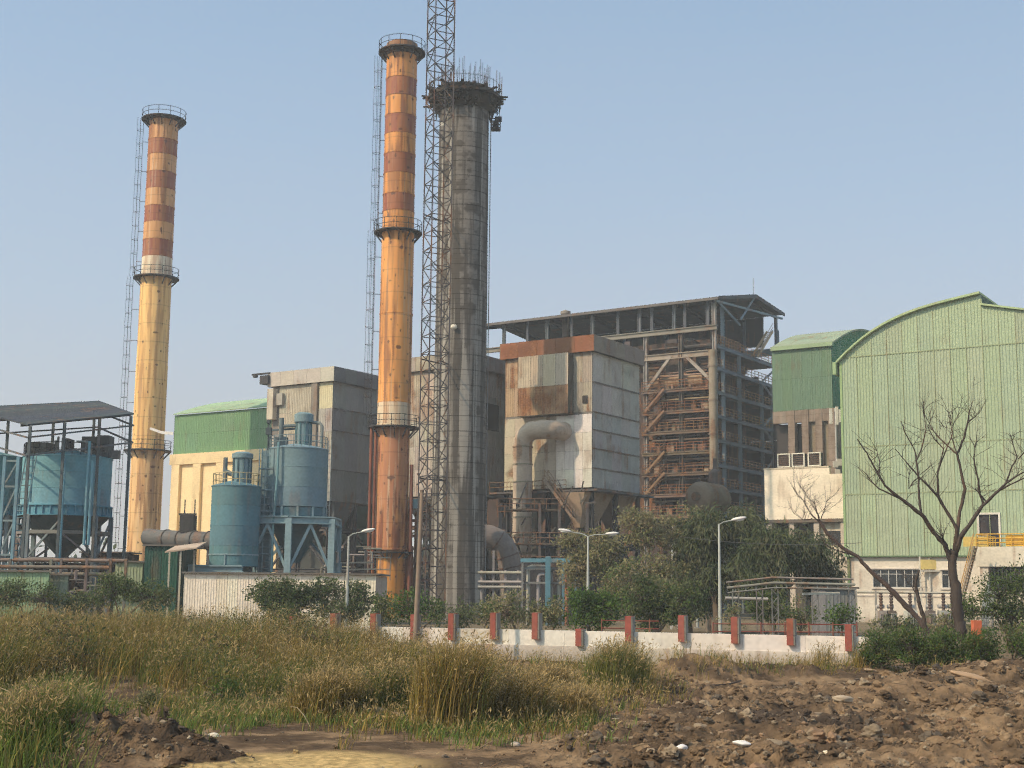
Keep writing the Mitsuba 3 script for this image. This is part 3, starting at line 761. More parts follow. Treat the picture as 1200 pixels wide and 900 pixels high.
# valves and small things on the decks
for i, z in enumerate(lv[:7]):
    for k in range(7):
        b = RNG.uniform(1.2, bl - .5); h = RNG.uniform(.6, 1.9); w = RNG.uniform(.2, .6)
        t.part('equipment_box', MB(fr).box(.8, .8 + w, b, b + w * RNG.uniform(.6, 2), z, z + h), jit(((0.20, .12, .08), (.12, .10, .09), (.28, .2, .14), (.06, .06, .06))[k % 4], .3), .5)
    m = MB(fr)
    zz = z + RNG.uniform(1.5, 2.0)
    m.tube([(.2, .8, zz), (.2, bl - .8, zz), (1.4, bl - .8, zz)], .13, 7)
    m.tube([(.5, 1.4, zz + .5), (.5, bl - 1.8, zz + .5), (.5, bl - 1.8, zz - 1.6)], .09, 6)
    t.part('pipe', m, jit((0.25, .17, .12), .3), .5)
# the narrow right hand face: stair and lift tower
ca = [0.0] + [fr.sol('a', px, zc(470)) for px in (847, 866, 892, 904, 912, 926)]
ra = [zc(383)] + [onB(fr, 870, y)[1] for y in (415, 440, 467, 494, 521, 549, 575, 600)]
for k, a in enumerate(ca[1:], 1):
    top = ze - .5 if k in (1, 5) else (ra[2] if k in (3, 4) else ra[1])
    t.part('side_column', MB(fr).hbeam((a, -.1, 0), (a, -.1, top), .42, .42, .08), jit((.20, .265, .31) if k != 4 else (.30, .35, .39)), .25)
for i, z in enumerate(ra[1:]):
    zz = z
    d = t.part('side_deck', MB(fr).box(.3, ca[5] + .3, -.2, 5, zz - .1, zz), (0.09, .085, .085), .5)
    t.part('edge_beam', MB(fr).hbeam((.2, -.25, zz - .25), (ca[5] + .3, -.25, zz - .25), .25, .45, .07), jit((.20, .25, .29)), .3, under=d)
    t.part('railing', MB(fr).rail([(.5, -.2, zz), (ca[2], -.2, zz)], 1.15, 1.2, .045, 3), jit((0.36, .19, .10), .2), .35, under=d)
    t.part('railing', MB(fr).rail([(ca[2] + .3, -.2, zz), (ca[4], -.2, zz)], 1.15, 1.2, .05, 3), jit((0.52, .29, .14), .2), .3, under=d)
    t.part('railing', MB(fr).rail([(ca[4], 4.8, zz), (ca[2], 4.8, zz), (.5, 4.8, zz)], 1.15, 1.4, .045, 2), jit((0.2, .12, .08), .2), .4, under=d)
    if i < len(ra) - 2:
        zn = ra[2 + i]
        P, Q = (ca[3], ca[4]) if i % 2 else (ca[4], ca[3])
        t.part('side_brace', MB(fr).bar((ca[3] + .2, -.12, zz if i % 2 else zn), (ca[5], -.12, zn if i % 2 else zz), .22), jit((.32, .36, .39)), .3)
        for k in range(4):
            a = RNG.uniform(1, ca[4]); w = RNG.uniform(.4, 1.2)
            t.part('equipment_box', MB(fr).box(a, a + w, 1.5, 2.5, zn, zn + RNG.uniform(.6, 1.8)), jit((.09, .075, .07), .4), .4)
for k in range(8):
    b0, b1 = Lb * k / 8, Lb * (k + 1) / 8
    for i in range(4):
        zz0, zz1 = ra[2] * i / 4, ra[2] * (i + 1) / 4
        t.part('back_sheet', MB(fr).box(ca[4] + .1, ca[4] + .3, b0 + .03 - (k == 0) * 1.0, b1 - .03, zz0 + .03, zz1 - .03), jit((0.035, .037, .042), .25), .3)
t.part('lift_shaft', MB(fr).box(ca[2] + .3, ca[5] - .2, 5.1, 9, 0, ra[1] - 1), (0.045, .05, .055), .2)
t.part('side_casing', MB(fr).box(1.5, ca[2] + .2, 3.5, 8, 6, ra[1] + 1), (0.08, .065, .055), .4)
m = MB(fr)
a0, a1 = onB(fr, 880, 413)[0], onB(fr, 898, 389)[0]
for o in (-.4, .5): m.bar((a0, o - .6, ra[1]), (a1, o - .6, ra[1] + 4.6), .14, .35)
for s_ in np.linspace(.04, .96, 15): m.box(a0 + (a1 - a0) * s_ - .15, a0 + (a1 - a0) * s_ + .15, -1, -.1, ra[1] + 4.6 * s_ - .03, ra[1] + 4.6 * s_ + .03)
for h in (.6, 1.15): m.rod((a0, -1.05, ra[1] + h), (a1, -1.05, ra[1] + 4.6 + h), .05, 4)
t.part('roof_stair', m, (0.5, .36, .22), .3)
t.part('railing', MB(fr).rail([(.3, -.3, ra[1]), (ca[2], -.3, ra[1])], 1.3, .9, .05, 3), (0.45, .26, .15), .4)
t.part('top_deck', MB(fr).box(.2, Wb, 0, Lb, z383 - 2.2, z383 - 2.0), (.08, .075, .07), .4)
for k in range(14):
    a, b = RNG.uniform(1, Wb - 2), RNG.uniform(1, Lb - 4)
    t.part('roof_plant', MB(fr).box(a, a + RNG.uniform(.5, 2), b, b + RNG.uniform(.5, 2.5), z383 - 2, z383 + RNG.uniform(-.8, .9)), jit((0.12, .12, .13), .3), .3)
# upright vent pipe at the corner
o = fr.w((-.5, -1.2, 0))
p = at(836, 500, o[1] - .3)
t2 = Thing('vent_pipe', 'upright dusty pipe climbing the near corner of the open boiler house', 'pipe')
t2.own(MB().tube([(p[0], p[1], 3), (p[0], p[1], zat(836, 410, p[1]))], .55, 14), (0.30, .235, .18), .45)
for y in (430, 470, 510, 550): t2.part('collar', MB().lathe([(.55, zat(836, y, p[1])), (.66, zat(836, y, p[1])), (.66, zat(836, y, p[1]) + .25), (.55, zat(836, y, p[1]) + .25)], p[:2], 16), (.25, .2, .16), .5)
p = at(883, 340, 190)
t2 = Thing('lightning_rod', 'thin lightning rod on the ridge of the boiler house roof', 'rod')
t2.own(MB().rod((p[0], p[1], zr - .5), (p[0], p[1], zat(883, 326, 190)), .05, 5), (.3, .32, .34), .2)
# low deaerator drum and pipework in front of the boiler house
q = at(824, 583, 163)
t2 = Thing('storage_drum', 'round dusty brown drum lying in front of the open boiler house, above the trees', 'tank')
ax = np.array([.545, .839, 0])
pts = [q + ax * s_ for s_ in (-1.9, -1.8, -1.5, -1.0, 4.0)]
t2.own(MB().tube(pts, [.55, 1.1, 1.6, 1.85, 1.85], 24), (0.22, .165, .12), .5)
t2.part('manhole', MB().tube([q - ax * 2.15, q - ax * 1.75], .55, 14), (.12, .085, .06), .5)
for s_ in (0, 3): t2.part('saddle', MB().bar(q + ax * s_ - [0, 0, 1.4], q + ax * s_ - [0, 0, 6], .8, .5), (0.1, .08, .07), .5)
q = at(838, 562, 168)
t2 = Thing('silencer_vessel', 'small upright dusty vessel behind the lying drum', 'vessel')
t2.own(MB().lathe([(.4, q[2] - 9), (.8, q[2] - 8), (.8, q[2] + .8), (.6, q[2] + 1.1), (.25, q[2] + 1.3), (.25, q[2] + 2.6), (.01, q[2] + 2.6)], q[:2], 22), (0.13, .10, .085), .5)

# ---------------------------------------------------------------- green hall on the right, seen head on
fr = FG = frame_at(990, 560, 140)
t = GH = Thing('turbine_hall', 'big pale green sheet clad hall with a curved roof, filling the right edge', 'building')
prof = [(984, 424), (1021, 391), (1067, 368), (1114, 353), (1149, 345)]
pr = [onA(fr, *p) for p in prof]
low = [onA(fr, *p) for p in ((1149, 358), (1200, 364), (1250, 374))]
b_end = low[-1][0]
bk = np.array([p[0] for p in pr][::-1] ); zk = np.array([p[1] for p in pr][::-1])
lb, lz = np.array([p[0] for p in low][::-1]), np.array([p[1] for p in low][::-1])
step = pr[-1][0]
def topz(b):
    if b >= step:
        co = np.polyfit(bk, zk, 3)
        return float(np.polyval(co, b))
    return float(np.interp(b, lb, lz))
zb = fr.z(0, -8, 651)
rows = [zb, fr.z(0, -8, 577), fr.z(0, -8, 520), fr.z(0, -8, 412)]
ncol = 13
edges = sorted(set(np.round(np.concatenate([np.linspace(0, step, 10), np.linspace(step, b_end, 6)]), 4)))[::-1]
door = (onA(fr, 1147, 620)[0], onA(fr, 1172, 620)[0], onA(fr, 1160, 640)[1], onA(fr, 1160, 603)[1])
for k in range(len(edges) - 1):
    b0, b1 = edges[k], edges[k + 1]
    for i in range(4):
        m = MB(fr)
        o = .04 + .02 * (i % 2)
        zt = (lambda s, b0=b0, b1=b1: topz(b0 + (b1 - b0) * s + (-1e-3 if b0 <= step + 1e-6 else 1e-3)) - .05) if i == 3 else None
        if i == 3: m.sheet((-o, b0), (-o, b1), rows[3], 0, (-1, 0), .32, .055, ztop=zt)
        elif i == 0 and b0 > door[1] and b1 < door[0]:
            segs = sorted([b0, b1, *[x for x in door[:2] if b1 < x < b0]], reverse=True)
            for x0, x1 in zip(segs[:-1], segs[1:]):
                mid = (x0 + x1) / 2
                if door[1] < mid < door[0]:
                    if door[3] < rows[1]: m.sheet((-o, x0), (-o, x1), door[3], rows[1] + .06, (-1, 0), .32, .055)
                    if door[2] > rows[0]: m.sheet((-o, x0), (-o, x1), rows[0], door[2], (-1, 0), .32, .055)
                else: m.sheet((-o, x0), (-o, x1), rows[0], rows[1] + .06, (-1, 0), .32, .055)
        else: m.sheet((-o, b0), (-o, b1), rows[i], rows[i + 1] + .06, (-1, 0), .32, .055)
        t.part('cladding_sheet', m, jit(GREEN, .05), .10)
    if k: t.part('seam', MB(fr).box(-.125, -.03, b0 - .03, b0 + .03, rows[0], topz(min(b0 + .04, 0)) - .5), (0.27, .31, .185), .2)
for z in rows[1:]: t.part('lap_strip', MB(fr).box(-.122, -.04, b_end, -.02, z - .05, z + .05), (0.28, .32, .19), .3)
t.part('door_void', MB(fr).box(.02, 3, door[1], door[0], door[2], door[3]), (.02, .022, .03), .1)
m = MB(fr)
for x in door[:2]: m.box(-.2, -.02, x - .09, x + .09, door[2], door[3] + .1)
m.box(-.2, -.02, door[1] - .1, door[0] + .1, door[3], door[3] + .18)
dd = t.part('door_frame', m, (0.62, .60, .55), .15)
t.part('door_panel', MB(fr).box(-.06, .0, door[0] - .9, door[0] - .1, door[2], door[2] + 1.2), (.4, .42, .45), .2, under=dd)
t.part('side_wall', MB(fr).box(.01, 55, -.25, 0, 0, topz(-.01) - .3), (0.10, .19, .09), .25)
# roof skin: the arch and the lower part behind it, 55 m long
bb = np.linspace(.45, step, 16)
arc = [(b, topz(min(b, 0)) + (0 if b <= 0 else -.9 * b)) for b in bb]
def skin(line, a0, a1, th, name, col):
    for k in range(len(line) - 1):
        (b0, z0), (b1, z1) = line[k], line[k + 1]
        v = [(a0, b0, z0), (a1, b0, z0), (a1, b1, z1), (a0, b1, z1)]
        v += [(x, y, z + th) for x, y, z in v]
        t.part(name, MB(fr).flat(v, [[0, 3, 2, 1], [4, 5, 6, 7], [0, 1, 5, 4], [1, 2, 6, 5], [2, 3, 7, 6], [3, 0, 4, 7]]), jit(col, .05), .2)
skin(arc, -.55, 55, .22, 'roof_sheet', (0.36, .46, .26))
arc2 = [(b, float(np.interp(b, lb, lz))) for b in np.linspace(step - .02, b_end, 7)]
skin(arc2, -.45, 55, .18, 'roof_sheet', (0.36, .46, .26))
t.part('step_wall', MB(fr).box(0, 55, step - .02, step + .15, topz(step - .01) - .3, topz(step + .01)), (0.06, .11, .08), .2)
t.part('eaves_gutter', MB(fr).box(-.6, 55, .45, .8, topz(0) - 1.6, topz(0) - .3), (0.30, .40, .22), .2)
m = MB(fr)
t.part('edge_flashing', MB(fr).box(-.14, -.0, -.02, .22, zb, topz(0) - .2), (0.28, .38, .2), .2)
t.part('drip_flashing', MB(fr).box(-.22, 0, b_end, .1, zb - .12, zb), (0.10, .16, .08), .2)
# masonry storey below
zw = zb - .14
wall_c = (0.62, 0.57, 0.50)
win = [(1022, 1078, 667, 689), (1103, 1119, 668, 689)]
holes = [(*[onA(fr, px, 680)[0] for px in w[:2]], fr.z(0, -8, w[3]), fr.z(0, -8, w[2])) for w in win]
zlo, zhi = holes[0][2], holes[0][3]
bx = [0.3, holes[0][0], holes[0][1], holes[1][0], holes[1][1], b_end]
m = MB(fr).box(.25, .6, b_end, .3, 0, zlo).box(.25, .6, b_end, .3, zhi, zw)
for x0, x1 in ((bx[1], bx[0]), (bx[3], bx[2]), (bx[5], bx[4])): m.box(.25, .6, x0, x1, zlo, zhi)
base = t.part('masonry_base', m, wall_c, .28)
t.part('interior_wall', MB(fr).box(3.4, 3.6, b_end, .3, 0, zw), (0.05, .05, .05), .1)
for (x0, x1, z0, z1), n in zip(holes, (6, 2)):
    w = t.part('window', MB(fr).box(.3, .45, x1 + .001, x0 - .001, z0, z0 + .08).box(.3, .45, x1, x0, z1 - .08, z1).box(.3, .45, x1, x0, z0 + (z1 - z0) * .72, z0 + (z1 - z0) * .72 + .06), (0.42, .42, .42), .2)
    for k in range(n + 1):
        x = x0 + (x1 - x0) * k / n
        t.part('mullion', MB(fr).box(.28, .44, x - .04, x + .04, z0 + .01, z1 - .01), (0.45, .45, .45), .2, under=w)
    for k in range(n):
        xa, xb = x0 + (x1 - x0) * k / n, x0 + (x1 - x0) * (k + 1) / n
        put(numbered(w + '__pane'), MB(fr).box(.38, .39, xb + .04, xa - .04, z0 + .08, z1 - .08), 'window_glass')
    t.part('sill', MB(fr).box(.1, .3, x1 - .15, x0 + .15, z0 - .15, z0), (0.6, .56, .5), .3)
    t.part('lintel', MB(fr).box(.1, .3, x1 - .15, x0 + .15, z1, z1 + .12), (0.6, .56, .5), .3)
t.part('plinth_band', MB(fr).box(.16, .26, b_end, .3, zlo - .9, zlo - .75), (0.5, .46, .4), .4)

# white entrance block with a terrace in front of the green hall, at the right edge
t = Thing('entrance_block', 'small white block with a flat terrace and dark openings, at the right edge', 'building')
o = fr.l(at(1148, 660, 125.5))
a0 = o[0]
Zp = lambda py: fr.z(a0, o[1], py)
bE = b_end - 2
z0, z1, z2 = 0, Zp(664), Zp(641)
t.part('terrace_slab', MB(fr).box(a0 - .2, -.3, bE, o[1] + .3, z1, z2), (0.64, .58, .48), .35)
cols = [o[1], o[1] - 4.9, o[1] - 9.8]
for b in cols: t.part('pier', MB(fr).box(a0, a0 + .6, b - .75, b, 0, z1), (0.60, .55, .47), .35)
t.part('back_wall', MB(fr).box(a0 + 3, a0 + 3.2, bE, o[1] - .1, 0, z1), (0.06, .06, .065), .1)
t.part('side_wall', MB(fr).box(a0 + .61, -.35, o[1] - .3, o[1] - .02, 0, z1), (0.55, .5, .43), .3)
t.part('lower_wall', MB(fr).box(a0 + .1, a0 + .4, bE, o[1] - .76, 0, Zp(692)), (0.55, .5, .42), .35)
for k in range(12):
    b = o[1] - 1.2 - k * .36
    t.part('grille_bar', MB(fr).box(a0 + .2, a0 + .26, b - .04, b + .04, Zp(692), z1), (0.1, .1, .11), .3)
YR = (0.62, 0.36, 0.05)
t.part('railing', MB(fr).rail([(a0 - .1, bE, z2), (a0 - .1, o[1] + .2, z2), (-.5, o[1] + .2, z2)], 1.15, 1.0, .05, 3), YR, .2)
sb = onA(fr, 1200, 630, a0)[0]
t.part('yellow_panel', MB(fr).box(a0 + .1, a0 + .16, bE, onA(fr, 1178, 630, a0)[0], z2 + .05, z2 + 1.05), YR, .3)
t.part('yellow_panel', MB(fr).box(a0 + .1, a0 + .16, onA(fr, 1158, 630, a0)[0], onA(fr, 1128, 630, a0)[0], z2 + .05, z2 + .95), (0.55, .40, .12), .3)
t = Thing('access_stair', 'brown steel stair climbing to the yellow railed terrace beside the dead tree', 'stair')
p, q = fr.l(at(1118, 690, 124.0)), fr.l(at(1150, 645, 125.0))
for e in (0, .9):
    t.part('stringer', MB(fr).bar((p[0] + e, p[1], 0.5), (p[0] + e, q[1], z2), .12, .3), (0.30, .22, .16), .5)
m = MB(fr)
for s_ in np.linspace(.03, .97, 22): m.box(p[0] + .06, p[0] + .84, p[1] + (q[1] - p[1]) * s_ - .14, p[1] + (q[1] - p[1]) * s_ + .14, .5 + (z2 - .5) * s_ - .02, .5 + (z2 - .5) * s_ + .02)
t.part('treads', m, (0.25, .17, .1), .5)
t.part('handrail', MB(fr).rod((p[0] - .02, p[1], 1.6), (p[0] - .02, q[1], z2 + 1.1), .05, 5).rod((p[0] - .02, p[1], 1.1), (p[0] - .02, q[1], z2 + .6), .04, 5), (0.5, .3, .1), .4)
t = Thing('service_hoist_frame', 'pale steel frame with a yellow panel, standing left of the bare dead tree', 'frame')
for px in (1079, 1090, 1100):
    p = at(px, 690, 135.5); t.part('post', MB().bar((p[0], p[1], 0), (p[0], p[1], zat(px, 652, p[1])), .12), (.6, .58, .52), .3)
p, q = at(1079, 667, 135.4), at(1100, 656, 135.4)
t.part('panel', MB().box(p[0], q[0], p[1] - .05, p[1], p[2], q[2]), (0.66, .52, .2), .3)
t.part('shelf', MB().box(p[0], q[0] + .2, p[1] - .3, p[1] + .3, p[2] - .25, p[2] - .1), (0.5, .48, .44), .3)

# ---------------------------------------------------------------- dark green hall in the middle distance
fr = frame_at(975, 440, 172)
t = Thing('green_hall', 'darker green hall with curved roof and tan columns, between boiler house and big hall', 'building')
W, L = 17.0, onA(fr, 905, 440)[0]
zc = lambda py: fr.z(0, 0, py)
z0, z1 = zc(478), zc(403)
panels(t, fr, 'a', 0, L, [z0, (z0 + z1) / 2, z1], 6, MGREEN, .12, 'cladding_sheet', cs=.04, ws=.2)
t.part('core', MB(fr).box(0, W, 0, L, z0 - .2, z1), (0.05, .08, .05), .2)
A = np.linspace(0, W, 13)
zt = lambda a: z1 + 3.9 * math.sin(min(1, max(0, (a + .3) / W)) * math.pi * .55)
for k in range(12):
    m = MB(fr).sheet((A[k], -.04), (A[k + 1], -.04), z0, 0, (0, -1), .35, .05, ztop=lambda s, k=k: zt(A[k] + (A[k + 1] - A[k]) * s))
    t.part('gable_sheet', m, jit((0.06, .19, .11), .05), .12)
for k in range(12):
    v = [(A[k], -.3, zt(A[k])), (A[k + 1], -.3, zt(A[k + 1])), (A[k + 1], L, zt(A[k + 1])), (A[k], L, zt(A[k]))]
    v += [(x, y, z + .2) for x, y, z in v]
    t.part('roof_sheet', MB(fr).flat(v, [[0, 3, 2, 1], [4, 5, 6, 7], [0, 1, 5, 4], [1, 2, 6, 5], [2, 3, 7, 6], [3, 0, 4, 7]]), jit((0.24, .30, .22), .05), .3)
t.part('eaves', MB(fr).box(-.5, -.05, -.3, L, z1 - .3, z1 + .2), (0.28, .36, .22), .2)
CT = (0.27, 0.215, 0.165)
for px in (975, 960, 944, 928):
    b = onA(fr, px, 500)[0]
    t.part('concrete_column', MB(fr).box(-.2, .7, b - .45, b + .45, 0, z0 - .02), CT, .35, 'raw_concrete')
t.part('spandrel', MB(fr).box(-.1, .5, .46, L, z0 - 1.6, z0 - .03), CT, .3, 'raw_concrete')
t.part('infill_wall', MB(fr).box(.4, .7, .46, onA(fr, 944, 500)[0] + .4, 0, z0 - 1.62), (0.24, .19, .145), .4)
t.part('dark_bay', MB(fr).box(1.2, 1.4, onA(fr, 944, 500)[0] + .46, L, 0, z0 - 1.62), (.05, .045, .045), .2)
t.part('side_wall', MB(fr).box(.71, W, -.0, .3, 0, z0 - .02), (0.25, .19, .14), .4)

# ---------------------------------------------------------------- cream annex with its three coolers and antenna
fr = frame_at(990, 580, 143.5)
t = Thing('cream_annex', 'blank cream rendered upper storey on dark columns, left of the big green hall', 'building')
L = onA(fr, 896, 580)[0]
bm = onA(fr, 972, 555)[0]
zc = lambda py: fr.z(0, 3, py)
z0, z1, z1b = zc(608), zc(548), zc(556)
CR = (0.82, 0.73, 0.60)
rend = t.part('rendered_wall', MB(fr).box(0, .4, bm, L, z0, z1).box(0.02, .4, 0, bm - .002, z0, z1b).box(.41, 6.5, L - .3, L - .01, z0, z1).box(.41, 6.5, .0, .3, z0, z1b), CR, .2)
t.part('coping', MB(fr).box(-.08, .5, bm, L + .06, z1, z1 + .14), (0.55, .47, .36), .4)
t.part('roof_slab', MB(fr).box(.41, 6.5, .31, L - .31, z1b - .9, z1b - .7), (.25, .22, .18), .4)
t.part('floor_slab', MB(fr).box(-.1, 6.5, -.0, L, z0 - .35, z0), (0.14, .12, .1), .4)
for b in (L - .4, L * .67, L * .36, .3): t.part('column', MB(fr).box(.1, .6, b - .3, b + .3, 0, z0 - .36), (0.5, .44, .36), .3)
t.part('lower_wall', MB(fr).box(.7, .9, 0, L * .36, 0, z0 - .36), (.55, .5, .42), .3)
t.part('lower_wall', MB(fr).box(2.4, 2.6, L * .36, L, 0, z0 - .36), (.10, .095, .09), .3)
wz = zc(630)
t.part('lower_window', MB(fr).box(.6, .7, .8, 2.2, wz - .7, wz + .7), (.03, .035, .045), .1)
for k, (x0, x1, y0, y1) in enumerate(((911, 926, 532, 546), (928, 943, 531, 546), (947, 962, 531, 545))):
    b1, b0 = onA(fr, x0, 545, .8)[0], onA(fr, x1, 545, .8)[0]
    za, zb_ = z1 + .25, z1 + .25 + .107 * 14
    t2 = Thing('roof_cooler', ('square white framed cooler on the cream annex roof, leftmost of three', 'square white framed cooler on the cream annex roof, middle of three', 'square white framed cooler on the cream annex roof, rightmost of three')[k], 'cooler', 'coolers on the annex roof')
    t2.part('housing', MB(fr).box(.9, 1.7, b0 + .06, b1 - .06, za, zb_ - .06), (0.10, .075, .06), .3)
    m = MB(fr).box(.75, .95, b0, b1, zb_ - .12, zb_).box(.75, .95, b0, b1, za, za + .12).box(.75, .95, b0, b0 + .12, za, zb_).box(.75, .95, b1 - .12, b1, za, zb_)
    t2.part('frame', m, (0.68, .65, .58), .15)
    mid = (b0 + b1) / 2
    for i in range(6):
        z = za + .2 + i * (zb_ - za - .4) / 5
        t2.part('louvre', MB(fr).bar((.84, b0 + .14, z), (.84, b1 - .14, z), .1, .03), (0.13, .10, .08), .3)
    for b in (b0 + .1, b1 - .1): t2.part('foot', MB(fr).box(.8, 1.6, b - .06, b + .06, z1 - .3, za), DSTEEL, .3)
t.part('roof_rail', MB(fr).bar((.8, bm, z1 + .12), (.8, L - .5, z1 + .12), .12), (.12, .1, .09), .3)
t = Thing('antenna_mast', 'slim roof mast carrying pale antenna panels at its top, left of the big green hall', 'antenna')
q = fr.w((1.2, onA(fr, 981, 560, 1.2)[0], 0))
zA = lambda py: zat(980, py, q[1])
t.part('pole', MB().tube([(q[0], q[1], zA(575)), (q[0], q[1], zA(478))], .11, 8), (.4, .4, .4), .2)
for dx, y0, y1 in ((-.55, 497, 479), (.1, 498, 477), (.45, 495, 480)):
    t.part('antenna_panel', MB().box(q[0] + dx - .14, q[0] + dx + .14, q[1] - .3, q[1] - .1, zA(y0), zA(y1)), (.7, .68, .64), .1)
for dx, y0, y1 in ((-.2, 548, 541), (.2, 546, 538), (0, 556, 550)):
    t.part('radio_box', MB().box(q[0] + dx - .25, q[0] + dx + .25, q[1] - .4, q[1] - .1, zA(y0), zA(y1)), (.5, .48, .44), .1)
t.part('base_frame', MB().rail([(q[0] - .8, q[1] - .6, zA(575)), (q[0] + .8, q[1] - .6, zA(575)), (q[0] + .8, q[1] + .6, zA(575))], 1.4, .5, .06, 3), DSTEEL, .3)

# ---------------------------------------------------------------- cream and green hall behind the left chimney
fr = frame_at(330, 560, 178)
t = Thing('panelled_hall', 'cream hall with recessed bays under a green clad upper storey, behind the teal silos', 'building')
L = onA(fr, 203, 540)[0]
zc = lambda px, py: onA(fr, px, py)[1]
z0, z1 = zc(203, 533), zc(203, 487)
panels(t, fr, 'a', 0, L, [z0, (z0 + z1) / 2, z1], 9, (0.17, .31, .17), .12, 'cladding_sheet', cs=.04, ws=.2)
t.part('core', MB(fr).box(.05, 20, 0, L, 0, z1), (.07, .10, .06), .2)
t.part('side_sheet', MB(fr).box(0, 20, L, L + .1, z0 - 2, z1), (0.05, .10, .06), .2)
Aa = np.linspace(-.4, 12, 9)
zz = lambda a: z1 + 3.2 * math.sin(max(0, (a + .4) / 12.4) * 1.4)
for k in range(8):
    for j in range(4):
        b0, b1 = L * j / 4 + .01, L * (j + 1) / 4 - .01
        v = [(Aa[k], b0, zz(Aa[k])), (Aa[k + 1], b0, zz(Aa[k + 1])), (Aa[k + 1], b1, zz(Aa[k + 1])), (Aa[k], b1, zz(Aa[k]))]
        v += [(x, y, z + .15) for x, y, z in v]
        t.part('roof_sheet', MB(fr).flat(v, [[0, 3, 2, 1], [4, 5, 6, 7], [0, 1, 5, 4], [1, 2, 6, 5], [2, 3, 7, 6], [3, 0, 4, 7]]), jit((0.27, .38, .24), .06), .25)
CB = (0.80, .62, .36)
bs = [onA(fr, px, 580)[0] for px in (203, 212, 228, 237, 255, 264, 283, 292, 312, 321)]
for k in range(0, len(bs) - 1, 2): t.part('pilaster', MB(fr).box(-.55, 0, bs[k + 1], bs[k], 0, z0 - 1.5), CB, .12)
t.part('cornice', MB(fr).box(-.6, 0, 0, L + .1, z0 - 1.48, z0 - .02), CB, .2)
for k in range(1, len(bs) - 1, 2): t.part('bay_panel', MB(fr).box(-.12, .02, bs[k + 1] + .01, bs[k] - .01, 0, z0 - 1.5), (0.86, .68, .42), .08)
t.part('end_pilaster', MB(fr).box(-.55, 0, 0, bs[-1], 0, z0 - 1.5), CB, .2)
# ---------------------------------------------------------------- blue silo under the canopy, left
def silo(t, c, r, z0, z1, col, wx, roof=0.5, n=40, plates=3):
    for k in range(plates):
        a, b = z0 + (z1 - z0) * k / plates, z0 + (z1 - z0) * (k + 1) / plates
        t.part('shell_ring', MB().lathe([(r, a), (r + .03, a + .01), (r + .03, a + .07), (r, a + .08), (r, b)], c, n), jit(col, .04), wx)
    t.part('top', MB().lathe([(r + .06, z1 - .08), (r + .06, z1), (r, z1 + .02), (r * .25, z1 + roof), (.01, z1 + roof)], c, n), jit(col, .05), wx)


def xy(px, Y): return at(px, 690, Y)[:2]


